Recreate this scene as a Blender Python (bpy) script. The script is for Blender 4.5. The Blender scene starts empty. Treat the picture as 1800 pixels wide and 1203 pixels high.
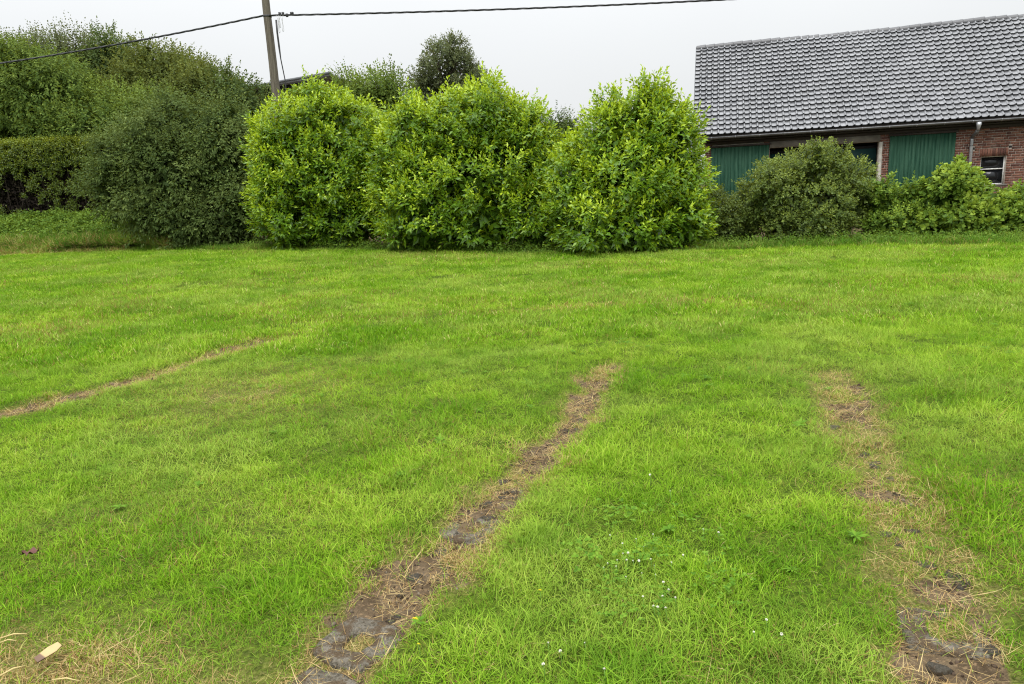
import bpy, math, random
import numpy as np
R = np.random.default_rng(7); random.seed(7)
sc = bpy.context.scene
col = sc.collection
rad = math.radians

# ---------------------------------------------------------------- camera
EYE, PITCH, ROLL, LENS = 1.6, 12.05, 0.05, 25.4
cd = bpy.data.cameras.new('camera'); cam = bpy.data.objects.new('camera', cd); col.objects.link(cam)
cd.sensor_width = 36; cd.lens = LENS; cd.clip_start = 0.05; cd.clip_end = 3000
_p = rad(PITCH)
FW = np.array([0, math.cos(_p), -math.sin(_p)]); _u0 = np.array([0, math.sin(_p), math.cos(_p)]); _r0 = np.array([1., 0, 0])
RT = _r0*math.cos(ROLL) - _u0*math.sin(ROLL); UP = _u0*math.cos(ROLL) + _r0*math.sin(ROLL)
from mathutils import Matrix, Vector
cam.matrix_world = Matrix(((RT[0], UP[0], -FW[0], 0), (RT[1], UP[1], -FW[1], 0), (RT[2], UP[2], -FW[2], EYE), (0, 0, 0, 1)))
sc.camera = cam
sc.render.resolution_x, sc.render.resolution_y = 1024, 684

# ---------------------------------------------------------------- overcast sky, soft sun
w = bpy.data.worlds.new('World'); sc.world = w; w.use_nodes = True
nt = w.node_tree; N = nt.nodes; Lk = nt.links
for n in list(N): N.remove(n)
out = N.new('ShaderNodeOutputWorld'); bg = N.new('ShaderNodeBackground'); bg.inputs['Strength'].default_value = 0.1
sky = N.new('ShaderNodeTexSky'); sky.sky_type = 'NISHITA'; sky.sun_disc = False
SUN_EL, SUN_AZ = rad(58), rad(200)
sky.sun_elevation = SUN_EL; sky.sun_rotation = SUN_AZ; sky.air_density = 1.5; sky.dust_density = 4
tc = N.new('ShaderNodeTexCoord'); sx = N.new('ShaderNodeSeparateXYZ'); Lk.new(tc.outputs['Generated'], sx.inputs[0])
def wm(op, a, b=None):
    m = N.new('ShaderNodeMath'); m.operation = op
    for i, v in enumerate((a, b)):
        if v is None: continue
        if isinstance(v, (int, float)): m.inputs[i].default_value = v
        else: Lk.new(v, m.inputs[i])
    return m.outputs[0]
zz = wm('MAXIMUM', sx.outputs['Z'], 0.0)
lum = wm('ADD', 5.55, wm('MULTIPLY', wm('MULTIPLY', zz, zz), 20.0))          # overcast dome, brighter overhead
no = N.new('ShaderNodeTexNoise'); no.inputs['Scale'].default_value = 1.6; no.inputs['Detail'].default_value = 4
Lk.new(tc.outputs['Generated'], no.inputs['Vector'])
lum = wm('MULTIPLY', lum, wm('ADD', 0.90, wm('MULTIPLY', no.outputs['Fac'], 0.2)))
cl = N.new('ShaderNodeMix'); cl.data_type = 'RGBA'; cl.blend_type = 'MULTIPLY'; cl.inputs[0].default_value = 1
cl.inputs[6].default_value = (0.965, 0.985, 1.0, 1); Lk.new(lum, cl.inputs[7])
mx = N.new('ShaderNodeMix'); mx.data_type = 'RGBA'; mx.inputs[0].default_value = 0.95
Lk.new(sky.outputs[0], mx.inputs[6]); Lk.new(cl.outputs[2], mx.inputs[7])
Lk.new(mx.outputs[2], bg.inputs['Color']); Lk.new(bg.outputs[0], out.inputs[0])
sd = bpy.data.lights.new('sun', 'SUN'); sun = bpy.data.objects.new('sun', sd); col.objects.link(sun)
sd.energy = 1.5; sd.angle = rad(35); sd.color = (1, 0.975, 0.94)
_sd = Vector((math.cos(SUN_EL)*math.sin(SUN_AZ), math.cos(SUN_EL)*math.cos(SUN_AZ), math.sin(SUN_EL)))
sun.rotation_euler = _sd.to_track_quat('Z', 'Y').to_euler()
sc.view_settings.view_transform = 'Standard'; sc.view_settings.look = 'None'
sc.view_settings.exposure = 0.62; sc.view_settings.gamma = 1.0; sc.view_settings.use_curve_mapping = False
sc.render.engine = 'CYCLES'
sc.cycles.max_bounces = 6; sc.cycles.diffuse_bounces = 2; sc.cycles.glossy_bounces = 2
sc.cycles.transmission_bounces = 3; sc.cycles.transparent_max_bounces = 4
sc.cycles.use_denoising = True; sc.cycles.denoising_prefilter = 'NONE'; sc.cycles.filter_width = 1.15

# ---------------------------------------------------------------- geometry helpers
FPX = LENS/36*1800
C0 = np.array([0, 0, EYE])
def ray(x, y):
    d = FW + RT*(x-900)/FPX - UP*(y-601.5)/FPX
    return d
def at(x, y, Y):                      # photograph pixel to the point at distance Y along the view
    d = ray(x, y); return C0 + d*(Y/d[1])
def sstep(a, b, x):
    t = np.clip((np.asarray(x, float)-a)/(b-a), 0, 1); return t*t*(3-2*t)
def vnoise(x, y, s, seed=0):
    x = np.asarray(x, float)/s + seed*17.3; y = np.asarray(y, float)/s + seed*5.7
    xi = np.floor(x); yi = np.floor(y); fx = x-xi; fy = y-yi
    fx = fx*fx*(3-2*fx); fy = fy*fy*(3-2*fy)
    def h(a, b):
        v = np.sin(a*127.1+b*311.7+seed*74.7)*43758.5453; return v-np.floor(v)
    return (h(xi, yi)*(1-fx)+h(xi+1, yi)*fx)*(1-fy) + (h(xi, yi+1)*(1-fx)+h(xi+1, yi+1)*fx)*fy
def fbm(x, y, s, seed=0, o=3):
    t = 0; a = 0.5; n = 0
    for k in range(o):
        t = t + a*vnoise(x, y, s/2**k, seed+k*3); n += a; a *= 0.5
    return t/n

TRK = {  # worn wheel tracks: centre line and half width in metres
 'A': (np.array([(0.86, 6.3), (0.6, 5.45), (0.41, 4.84), (0.18, 4.2), (-0.09, 3.6), (-0.29, 3.2), (-0.44, 2.85), (-0.55, 2.6), (-0.64, 2.36), (-0.73, 2.08), (-0.95, 1.4)]), 0.16, 0.72),
 'B': (np.array([(2.6, 5.65), (2.24, 4.61), (2.03, 3.9), (1.87, 3.37), (1.73, 2.9), (1.6, 2.54), (1.5, 2.29), (1.36, 2.0), (1.1, 1.4)]), 0.19, 0.22),
 'C': (np.array([(-5.6, 4.2), (-4.2, 5.69), (-3.93, 6.01), (-3.68, 6.4), (-3.5, 6.91), (-3.27, 7.41), (-2.98, 7.95), (-2.62, 8.35)]), 0.14, 0.85),
}
def pdist(x, y, P):
    d = np.full(np.shape(x), 1e9); arc = np.zeros(np.shape(x))
    for a, b in zip(P[:-1], P[1:]):
        v = b-a; L2 = v@v
        t = np.clip(((x-a[0])*v[0]+(y-a[1])*v[1])/L2, 0, 1)
        dd = np.hypot(x-a[0]-t*v[0], y-a[1]-t*v[1]); d = np.minimum(d, dd)
    return d
def wear(x, y):                       # 0 green .. 1 bare soil ; second: dry grass halo
    x = np.asarray(x, float); y = np.asarray(y, float)
    bare = np.zeros(x.shape); halo = np.zeros(x.shape)
    wob = (fbm(x, y, 0.35, 3)-0.5)*0.22+(fbm(x, y, 0.11, 4, 2)-0.5)*0.2
    patch = fbm(x, y, 0.42, 11, 3)
    for k, (P, hw, st) in TRK.items():
        d = pdist(x, y, P)+wob
        core = 1-sstep(hw*0.55, hw*1.1, d)
        bare = np.maximum(bare, core*sstep(0.60-0.42*st, 0.78-0.36*st, patch))
        halo = np.maximum(halo, (1-sstep(hw*0.5, hw*1.7, d))*(0.45+0.4*st))
    for (cx, cy, rx, ry, s) in ((-2.2, 5.96, .9, .9, .34), (0.5, 9.35, 1.6, .2, .4), (-1.8, 9.2, 1.0, .18, .2), (-7.2, 9.6, 1.0, .4, .4), (-1.75, 2.25, .5, .32, .85),
                                (-1.9, 3.4, .9, .5, .16), (2.3, 3.0, .7, .9, .2), (-1.0, 2.05, .5, .2, .6), (-17, 24.2, 5.5, .5, 1.0)):
        q = ((x-cx)/rx)**2+((y-cy)/ry)**2
        halo = np.maximum(halo, s*np.exp(-q*0.9)*(0.5+fbm(x, y, 0.5, 21)))
    return bare, np.clip(halo, 0, 1)
def gz(x, y, detail=True):            # height of the lawn
    x = np.asarray(x, float); y = np.asarray(y, float)
    z = 0.26*(1-np.exp(np.minimum(x, 0)/6))*sstep(5, 18, y)
    z = z + (fbm(x, y, 2.2, 5)-0.5)*0.07*sstep(1, 4, y)
    if detail:
        z = z + (fbm(x, y, 0.3, 9, 2)-0.5)*0.035 + (fbm(x, y, 0.09, 10, 2)-0.5)*0.022*(1-sstep(6, 10, y))
        dm = np.full(x.shape, 9.)
        for k, (P, hw, st) in TRK.items(): dm = np.minimum(dm, pdist(x, y, P)/hw/ (1 if st > .7 else 1.2))
        z = z - 0.035*(1-sstep(0.5, 1.5, dm))
    return z
def gz1(x, y): return float(gz(np.array([x]), np.array([y]))[0])

def mesh(name, V, faces, attrs=None, smooth=False):
    """V (n,3); faces: list of (m,k) int arrays; attrs: name -> per-vertex float array"""
    me = bpy.data.meshes.new(name)
    V = np.asarray(V, np.float32); faces = [np.asarray(f, np.int32) for f in (faces if isinstance(faces, list) else [faces])]
    me.vertices.add(len(V)); me.vertices.foreach_set('co', V.ravel())
    li = np.concatenate([f.ravel() for f in faces]); tot = np.concatenate([np.full(len(f), f.shape[1], np.int32) for f in faces])
    me.loops.add(len(li)); me.loops.foreach_set('vertex_index', li)
    me.polygons.add(len(tot)); st = np.concatenate([[0], np.cumsum(tot)[:-1]]).astype(np.int32)
    me.polygons.foreach_set('loop_start', st)
    me.update(calc_edges=True)
    if smooth: me.polygons.foreach_set('use_smooth', np.ones(len(tot), bool))
    for k, a in (attrs or {}).items():
        at_ = me.attributes.new(k, 'FLOAT', 'POINT'); at_.data.foreach_set('value', np.asarray(a, np.float32))
    return me
def obj(name, me, mat=None, parent=None, loc=None, **props):
    o = bpy.data.objects.new(name, me); col.objects.link(o)
    if mat is not None and me is not None and not me.materials: me.materials.append(mat)
    if parent is not None: o.parent = parent
    if loc is not None: o.location = loc
    for k, v in props.items(): o[k] = v
    return o
def thing(name, label, cat, loc=(0, 0, 0), group=None, rotz=0):
    o = bpy.data.objects.new(name, None); col.objects.link(o); o.location = loc; o.rotation_euler = (0, 0, rotz)
    o.empty_display_size = 0.2
    o['label'] = label; o['category'] = cat
    if group: o['group'] = group
    return o

class MB:
    def __init__(s): s.V = []; s.F = {3: [], 4: []}; s.n = 0; s.T = []
    def add(s, V, F, t=0.5):
        V = np.asarray(V, float); s.V.append(V)
        for f in F: s.F.setdefault(len(f), []).append([i+s.n for i in f])
        s.n += len(V); s.T.append(np.full(len(V), t)); return s
    def box(s, c, d, ax=None, t=0.5, bev=0.0):
        c = np.array(c, float); h = np.array(d, float)/2
        if bev:
            P = []
            for z in (-1, 1):
                for (zz_, k) in (((h[2]-bev)*1, 1), (h[2], 0)) if z > 0 else ((h[2], 0), (h[2]-bev, 1)):
                    e = 0 if k else bev
                    for (a, b) in ((-1, -1), (1, -1), (1, 1), (-1, 1)): P.append((a*(h[0]-e), b*(h[1]-e), z*zz_))
            P = np.array(P); F = [(3, 2, 1, 0), (12, 13, 14, 15)]
            for l in range(3):
                for i in range(4): F.append((l*4+i, l*4+(i+1) % 4, l*4+4+(i+1) % 4, l*4+4+i))
        else:
            P = np.array([(x, y, z) for z in (-1, 1) for (x, y) in ((-1, -1), (1, -1), (1, 1), (-1, 1))])*h
            F = [(3, 2, 1, 0), (4, 5, 6, 7), (0, 1, 5, 4), (1, 2, 6, 5), (2, 3, 7, 6), (3, 0, 4, 7)]
        if ax is not None: P = P@np.array(ax)
        return s.add(P+c, F, t)
    def tube(s, pts, r, k=8, t=0.5, cap=True):
        pts = np.asarray(pts, float); r = np.broadcast_to(np.asarray(r, float), (len(pts),))
        T = np.gradient(pts, axis=0); T /= np.linalg.norm(T, axis=1)[:, None]+1e-9
        ref = np.array([0, 0, 1.]) if abs(T[0][2]) < 0.9 else np.array([1., 0, 0])
        V = []
        for i in range(len(pts)):
            a = np.cross(ref, T[i]); a /= np.linalg.norm(a)+1e-9; b = np.cross(T[i], a)
            th = np.arange(k)*2*math.pi/k
            V.append(pts[i]+r[i]*(np.cos(th)[:, None]*a+np.sin(th)[:, None]*b))
        V = np.concatenate(V); F = []
        for i in range(len(pts)-1):
            for j in range(k): F.append((i*k+j, i*k+(j+1) % k, (i+1)*k+(j+1) % k, (i+1)*k+j))
        if cap: F.append(tuple(range(k-1, -1, -1))); F.append(tuple((len(pts)-1)*k+j for j in range(k)))
        return s.add(V, F, t)
    def mesh(s, name, smooth=False):
        return mesh(name, np.concatenate(s.V), [np.array(f) for f in s.F.values() if f], {'tint': np.concatenate(s.T)}, smooth)

# ---------------------------------------------------------------- materials
def newmat(name):
    m = bpy.data.materials.new(name); m.use_nodes = True; t = m.node_tree
    for n in list(t.nodes): t.nodes.remove(n)
    return m, t, t.nodes, t.links
class NT:
    def __init__(s, name):
        s.m, s.t, s.N, s.L = newmat(name)
    def n(s, ty, **k):
        x = s.N.new(ty)
        for a, v in k.items(): setattr(x, a, v)
        return x
    def put(s, sock, v):
        if v is None: return
        if hasattr(v, 'is_output'): s.L.new(v, sock)
        else:
            if sock.type == 'RGBA' and len(v) == 3: v = (*v, 1)
            sock.default_value = v
    def math(s, op, a, b=None, c=None, clamp=False):
        m = s.n('ShaderNodeMath', operation=op, use_clamp=clamp)
        for i, v in enumerate((a, b, c)): s.put(m.inputs[i], v)
        return m.outputs[0]
    def mix(s, f, a, b, mode='MIX'):
        m = s.n('ShaderNodeMix', data_type='RGBA', blend_type=mode); s.put(m.inputs[0], f); s.put(m.inputs[6], a); s.put(m.inputs[7], b)
        return m.outputs[2]
    def noise(s, scale, detail=3, vec=None, rough=0.55, dim=None):
        x = s.n('ShaderNodeTexNoise'); x.inputs['Scale'].default_value = scale; x.inputs['Detail'].default_value = detail; x.inputs['Roughness'].default_value = rough
        if vec is not None: s.L.new(vec, x.inputs['Vector'])
        return x.outputs['Fac']
    def pos(s): return s.n('ShaderNodeNewGeometry').outputs['Position']
    def objc(s): return s.n('ShaderNodeTexCoord').outputs['Object']
    def attr(s, name, inst=False):
        a = s.n('ShaderNodeAttribute', attribute_name=name); a.attribute_type = 'INSTANCER' if inst else 'GEOMETRY'; return a.outputs['Fac']
    def ramp(s, f, stops):
        r = s.n('ShaderNodeValToRGB'); e = r.color_ramp.elements
        while len(e) < len(stops): e.new(0.5)
        for i, (p, c) in enumerate(stops): e[i].position = p; e[i].color = (*c, 1) if len(c) == 3 else c
        s.put(r.inputs[0], f); return r.outputs[0]
    def sm(s, f, a, b):
        r = s.n('ShaderNodeMapRange', interpolation_type='SMOOTHSTEP'); s.put(r.inputs[0], f); r.inputs[1].default_value = a; r.inputs[2].default_value = b; return r.outputs[0]
    def princ(s, colr, rough=0.7, spec=0.5, metal=0.0, coat=0.0, coatr=0.1, bump=None, bd=0.01, bs=1.0):
        b = s.n('ShaderNodeBsdfPrincipled'); s.put(b.inputs['Base Color'], colr); s.put(b.inputs['Roughness'], rough)
        s.put(b.inputs['Specular IOR Level'], spec); s.put(b.inputs['Metallic'], metal); s.put(b.inputs['Coat Weight'], coat); s.put(b.inputs['Coat Roughness'], coatr)
        if bump is not None:
            u = s.n('ShaderNodeBump'); u.inputs['Distance'].default_value = bd; u.inputs['Strength'].default_value = bs; s.put(u.inputs['Height'], bump); s.L.new(u.outputs[0], b.inputs['Normal'])
        return b.outputs[0]
    def out(s, sh):
        o = s.n('ShaderNodeOutputMaterial'); s.L.new(sh, o.inputs['Surface']); return s.m
    def leafsh(s, c, rough, spec, trans, tcol):
        b = s.princ(c, rough, spec); t = s.n('ShaderNodeBsdfTranslucent'); s.put(t.inputs[0], tcol)
        m = s.n('ShaderNodeMixShader'); m.inputs[0].default_value = trans; s.L.new(b, m.inputs[1]); s.L.new(t.outputs[0], m.inputs[2]); return m.outputs[0]

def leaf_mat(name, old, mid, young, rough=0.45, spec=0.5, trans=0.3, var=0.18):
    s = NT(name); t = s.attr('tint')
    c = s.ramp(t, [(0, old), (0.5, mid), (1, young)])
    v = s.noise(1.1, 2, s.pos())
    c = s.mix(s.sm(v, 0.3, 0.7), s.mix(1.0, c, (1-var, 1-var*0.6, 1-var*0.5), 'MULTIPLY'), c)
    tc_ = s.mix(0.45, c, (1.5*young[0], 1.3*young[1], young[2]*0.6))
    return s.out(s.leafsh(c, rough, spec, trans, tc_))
M = {}
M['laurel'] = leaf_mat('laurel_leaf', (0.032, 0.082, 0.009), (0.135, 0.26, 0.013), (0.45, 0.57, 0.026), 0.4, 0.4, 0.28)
M['dark_shrub'] = leaf_mat('dark_shrub_leaf', (0.034, 0.058, 0.014), (0.09, 0.13, 0.033), (0.19, 0.245, 0.07), 0.7, 0.12, 0.25)
M['green_tree'] = leaf_mat('green_tree_leaf', (0.034, 0.065, 0.012), (0.098, 0.152, 0.026), (0.21, 0.28, 0.055), 0.7, 0.12, 0.28)
M['olive_tree'] = leaf_mat('olive_tree_leaf', (0.045, 0.065, 0.016), (0.11, 0.138, 0.03), (0.21, 0.24, 0.06), 0.7, 0.12, 0.28)
M['grey_tree'] = leaf_mat('grey_tree_leaf', (0.045, 0.06, 0.028), (0.105, 0.13, 0.055), (0.19, 0.215, 0.095), 0.7, 0.12, 0.25)
M['deep_tree'] = leaf_mat('deep_tree_leaf', (0.028, 0.052, 0.014), (0.075, 0.115, 0.03), (0.155, 0.20, 0.055), 0.7, 0.12, 0.25)
M['bush_olive'] = leaf_mat('bush_olive_leaf', (0.04, 0.065, 0.014), (0.115, 0.165, 0.03), (0.27, 0.33, 0.06), 0.55, 0.3, 0.3)
M['bush_fresh'] = leaf_mat('bush_fresh_leaf', (0.045, 0.09, 0.012), (0.13, 0.22, 0.026), (0.31, 0.41, 0.055), 0.6, 0.2, 0.3)
M['hedge'] = leaf_mat('hedge_leaf', (0.035, 0.065, 0.012), (0.115, 0.17, 0.02), (0.33, 0.38, 0.03), 0.45, 0.45, 0.3)
M['nettle'] = leaf_mat('nettle_leaf', (0.045, 0.085, 0.01), (0.10, 0.18, 0.018), (0.20, 0.29, 0.04), 0.75, 0.2, 0.3)
M['twig'] = leaf_mat('hedge_dead_twig', (0.012, 0.009, 0.007), (0.03, 0.022, 0.016), (0.06, 0.045, 0.03), 0.8, 0.2, 0.0)
def simple(name, c1, c2, scale=6, rough=0.75, spec=0.4, metal=0.0, stretch=None, bd=0.004, bumpscale=None, coat=0.0):
    s = NT(name); v = s.objc()
    if stretch:
        mp = s.n('ShaderNodeMapping'); mp.inputs['Scale'].default_value = stretch; s.L.new(v, mp.inputs[0]); v = mp.outputs[0]
    f = s.noise(scale, 5, v); g = s.noise(bumpscale or scale*4, 4, v)
    c = s.mix(s.sm(f, 0.3, 0.7), c1, c2)
    return s.out(s.princ(c, s.math('ADD', rough-0.08, s.math('MULTIPLY', g, 0.16)), spec, metal, coat, 0.1, g, bd))
M['bark'] = simple('bark', (0.05, 0.04, 0.03), (0.11, 0.09, 0.065), 8, 0.9, stretch=(3, 3, .5), bd=0.02)
M['pole_wood'] = simple('weathered_pole_wood', (0.075, 0.062, 0.046), (0.15, 0.13, 0.10), 5, 0.85, stretch=(6, 6, .35), bd=0.006)
M['cable'] = simple('black_cable', (0.02, 0.02, 0.022), (0.035, 0.035, 0.037), 8, 0.55)
M['wire_grey'] = simple('grey_wire', (0.3, 0.3, 0.3), (0.42, 0.42, 0.42), 8, 0.5)
M['zinc'] = simple('zinc_sheet', (0.30, 0.31, 0.33), (0.46, 0.47, 0.49), 3, 0.42, 0.5, 0.55)
M['zinc_dark'] = simple('weathered_zinc', (0.10, 0.105, 0.11), (0.17, 0.175, 0.18), 3, 0.5, 0.5, 0.4)
M['concrete'] = simple('concrete_beam', (0.11, 0.10, 0.085), (0.2, 0.185, 0.16), 3, 0.9)
M['jamb'] = simple('pale_jamb_plaster', (0.32, 0.30, 0.26), (0.5, 0.47, 0.42), 6, 0.9)
M['green_paint'] = simple('green_door_paint', (0.011, 0.05, 0.029), (0.034, 0.092, 0.056), 3.5, 0.65, 0.15, stretch=(5, 5, .4), bd=0.002)
M['teal_panel'] = simple('dark_teal_door_panel', (0.006, 0.03, 0.03), (0.01, 0.045, 0.043), 2, 0.5, 0.4)
M['black_gap'] = simple('unlit_interior', (0.01, 0.01, 0.011), (0.018, 0.018, 0.018), 3, 0.9)
M['white_frame'] = simple('white_window_frame', (0.6, 0.6, 0.58), (0.78, 0.78, 0.76), 5, 0.5)
M['timber_dark'] = simple('dark_eave_timber', (0.025, 0.02, 0.018), (0.05, 0.042, 0.036), 4, 0.85, stretch=(.4, 4, 4))
M['mortar'] = simple('brick_mortar', (0.34, 0.29, 0.245), (0.48, 0.43, 0.37), 9, 0.95, 0.2)
M['stick'] = simple('dead_stick', (0.08, 0.06, 0.045), (0.17, 0.14, 0.11), 12, 0.9)
M['far_brick'] = simple('far_brick', (0.13, 0.055, 0.04), (0.2, 0.09, 0.065), 9, 0.9)
M['far_roof'] = simple('far_grey_roof', (0.16, 0.165, 0.17), (0.26, 0.265, 0.27), 4, 0.6)
s = NT('roof_tile_glaze')
_rnd = s.n('ShaderNodeObjectInfo').outputs['Random']
v = s.math('FRACT', s.math('ADD', _rnd, s.attr('tint')))
c = s.mix(v, (0.08, 0.082, 0.088), (0.145, 0.147, 0.155)); c = s.mix(s.math('MULTIPLY', s.sm(s.noise(1.7, 4, s.pos()), .45, .8), .4), c, (0.1, 0.1, 0.095))
M['tile'] = s.out(s.princ(c, 0.38, 0.8, 0.18, 0.55, 0.18, s.noise(40, 3, s.pos()), 0.002))
s = NT('ridge_tile_glaze'); M['ridge'] = s.out(s.princ(s.mix(s.noise(5, 3, s.pos()), (0.05, 0.05, 0.055), (0.1, 0.1, 0.105)), 0.4, 0.5))
s = NT('red_brick'); v = s.math('FRACT', s.math('ADD', s.n('ShaderNodeObjectInfo').outputs['Random'], s.attr('tint')))
c = s.ramp(v, [(0, (0.08, 0.036, 0.028)), (0.3, (0.15, 0.062, 0.043)), (0.7, (0.19, 0.083, 0.056)), (1, (0.25, 0.125, 0.085))])
g = s.noise(30, 5, s.pos()); c = s.mix(s.sm(g, 0.35, 0.75), c, s.mix(0.45, c, (0.09, 0.05, 0.04)))
c = s.mix(s.math('MULTIPLY', s.sm(s.noise(2.3, 4, s.pos()), .55, .78), .35), c, (0.36, 0.27, 0.22))
M['brick'] = s.out(s.princ(c, 0.88, 0.3, bump=g, bd=0.008))
s = NT('window_glass'); M['glass'] = s.out(s.princ((0.008, 0.009, 0.011), 0.12, 0.35))

# ground : soil in the worn tracks, thatch and moss below the grass
s = NT('lawn_soil'); p = s.pos(); ba = s.attr('bare')
n1 = s.noise(9, 5, p); n2 = s.noise(60, 4, p); n3 = s.noise(2.2, 3, p)
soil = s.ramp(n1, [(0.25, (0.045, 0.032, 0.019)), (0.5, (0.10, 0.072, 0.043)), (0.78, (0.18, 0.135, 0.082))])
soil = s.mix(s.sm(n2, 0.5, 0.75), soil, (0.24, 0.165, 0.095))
turf = s.mix(s.sm(s.noise(35, 5, p), 0.35, 0.65), (0.03, 0.055, 0.005), (0.09, 0.13, 0.015))
turf = s.mix(s.math('MULTIPLY', s.attr('dryg'), 0.85), turf, s.ramp(s.noise(85, 5, p, 0.7), [(0.36, (0.06, 0.04, 0.018)), (0.5, (0.17, 0.13, 0.05)), (0.64, (0.40, 0.31, 0.14))]))
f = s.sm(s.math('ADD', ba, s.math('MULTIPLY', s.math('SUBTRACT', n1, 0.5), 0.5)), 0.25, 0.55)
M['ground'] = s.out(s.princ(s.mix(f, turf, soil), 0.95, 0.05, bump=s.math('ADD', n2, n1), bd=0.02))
s = NT('field_soil'); M['field'] = s.out(s.princ(s.mix(s.noise(0.6, 5, s.pos()), (0.05, 0.085, 0.02), (0.10, 0.13, 0.035)), 0.95, 0.2))
s = NT('paver_concrete'); p = s.objc(); g = s.noise(14, 5, p); g2 = s.noise(90, 3, p)
c = s.ramp(g, [(0.3, (0.10, 0.088, 0.066)), (0.55, (0.17, 0.152, 0.12)), (0.75, (0.22, 0.2, 0.165))]); c = s.mix(s.sm(g2, .42, .7), c, s.mix(1.0, c, (.6, .58, .54), 'MULTIPLY')); c = s.mix(s.sm(s.noise(11, 6, s.pos(), .7), .48, .58), c, (0.09, 0.065, 0.04))
M['paver'] = s.out(s.princ(c, 0.9, 0.1, bump=s.math('ADD', g, g2), bd=0.02))

# grass blades: hue from the blade, the place and how dry the turf is there
def grass_mat(name, base_a, base_b, base_c, bright=1.0):
    s = NT(name); b = s.attr('blade'); dry = s.attr('dry', True); ti = s.attr('tint', True); p = s.pos()
    big = s.noise(0.55, 3, p); mid = s.noise(2.6, 3, p)
    c = s.ramp(s.math('ADD', s.math('MULTIPLY', b, 0.5), s.math('MULTIPLY', ti, 0.5)), [(0.12, base_a), (0.5, base_b), (0.9, base_c)])
    c = s.mix(s.math('MULTIPLY', s.sm(big, 0.44, 0.62), 0.55), c, (0.29, 0.39, 0.07))
    c = s.mix(s.math('MULTIPLY', s.sm(mid, 0.48, 0.66), 0.5), c, (0.085, 0.205, 0.012))
    straw = s.ramp(s.math('FRACT', s.math('MULTIPLY', b, 7.3)), [(0, (0.20, 0.115, 0.045)), (0.4, (0.42, 0.29, 0.12)), (1, (0.58, 0.47, 0.23))])
    isd = s.sm(s.math('SUBTRACT', dry, s.math('FRACT', s.math('MULTIPLY', b, 3.7))), -0.06, 0.06)
    c = s.mix(isd, c, straw)
    return s.out(s.leafsh(c, 0.7, 0.08, 0.28, s.mix(1.0, c, (1.25, 1.2, 0.6), 'MULTIPLY')))
M['grass'] = grass_mat('grass_blade', (0.085, 0.205, 0.008), (0.185, 0.35, 0.013), (0.36, 0.48, 0.06))
M['margin_grass'] = grass_mat('margin_grass_blade', (0.05, 0.13, 0.015), (0.10, 0.22, 0.02), (0.2, 0.32, 0.045))

# ---------------------------------------------------------------- ground
EDGE = np.array([(-30, 24.9), (-16.9, 24.4), (-10.3, 22.6), (-5.5, 20.4), (-0.9, 18.15), (2.7, 16.45), (5.0, 16.5), (6.4, 16.2), (9.4, 14.8), (14, 13.6), (24, 11)])
def edge_y(x): return np.interp(x, EDGE[:, 0], EDGE[:, 1])
ys = np.concatenate([[-4, -1.5, 0.2, 0.8], 1.2*np.exp(np.linspace(0, math.log(45/1.2), 340)), np.geomspace(50, 260, 14)])
ss = np.linspace(-1, 1, 260); ss = np.sign(ss)*np.abs(ss)**1.12
GX = ss[None, :]*(np.maximum(ys, 1.2)[:, None]*1.05+1.6); GY = np.repeat(ys[:, None], len(ss), 1)
z = gz(GX, GY)
ny, nx = GX.shape; idx = np.arange(ny*nx).reshape(ny, nx)
Fq = np.stack([idx[:-1, :-1], idx[:-1, 1:], idx[1:, 1:], idx[1:, :-1]], -1).reshape(-1, 4)
ba, ha = wear(GX, GY); ba = np.where(GY > edge_y(GX)+0.25, 0.9, ba)  # soil also beneath the bushes, set strong to stand in for contact shade
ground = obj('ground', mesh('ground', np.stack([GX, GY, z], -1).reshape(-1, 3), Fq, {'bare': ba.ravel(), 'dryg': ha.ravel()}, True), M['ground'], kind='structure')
g = 1500.
obj('field', mesh('field', [(-g, -g, -.2), (g, -g, -.2), (g, g, -.2), (-g, g, -.2)], [[(0, 1, 2, 3)]]), M['field'], kind='structure')

# ---------------------------------------------------------------- grass by instancing
def blades_mesh(name, n, rad_, lmin, lmax, wid, lean=(0.15, 0.7), curl=(0.2, 0.9), seg=3, flat=False, rng=R):
    V = []; F3 = []; F4 = []; A = []; o = 0
    for i in range(n):
        r = rad_*math.sqrt(rng.random()); th = rng.random()*6.283; b = np.array([r*math.cos(th), r*math.sin(th), -0.006])
        az = rng.random()*6.283; d = np.array([math.cos(az), math.sin(az), 0]); sdv = np.array([-d[1], d[0], 0])
        L = rng.uniform(lmin, lmax); le = rng.uniform(*lean); cu = rng.uniform(*curl); wd = wid*rng.uniform(0.6, 1.3); br = rng.random()
        if flat: le = rng.uniform(1.25, 1.55); cu = rng.uniform(-.3, .1); b[2] = rng.uniform(0.0, 0.012)
        tw = rng.uniform(-0.8, 0.8); p = b.copy(); ang = le
        side = sdv*math.cos(tw)+np.array([0, 0, 1])*math.sin(tw)*0.5
        for k in range(seg+1):
            t = k/seg
            ww = wd*(1-0.15*t if k < seg else 0.0)*(0.75 if k == 0 else 1)
            if k < seg: V += [p-side*ww/2, p+side*ww/2]; A += [br, br]
            else: V.append(p.copy()); A.append(br)
            ang = le+cu*(t+1/seg)
            p = p+(d*math.sin(ang)+np.array([0, 0, 1])*math.cos(ang))*L/seg
        for k in range(seg-1): F4.append((o+2*k, o+2*k+1, o+2*k+3, o+2*k+2))
        F3.append((o+2*seg-2, o+2*seg-1, o+2*seg)); o += 2*seg+1
    return mesh(name, np.array(V), [np.array(F4), np.array(F3)], {'blade': A})
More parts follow.
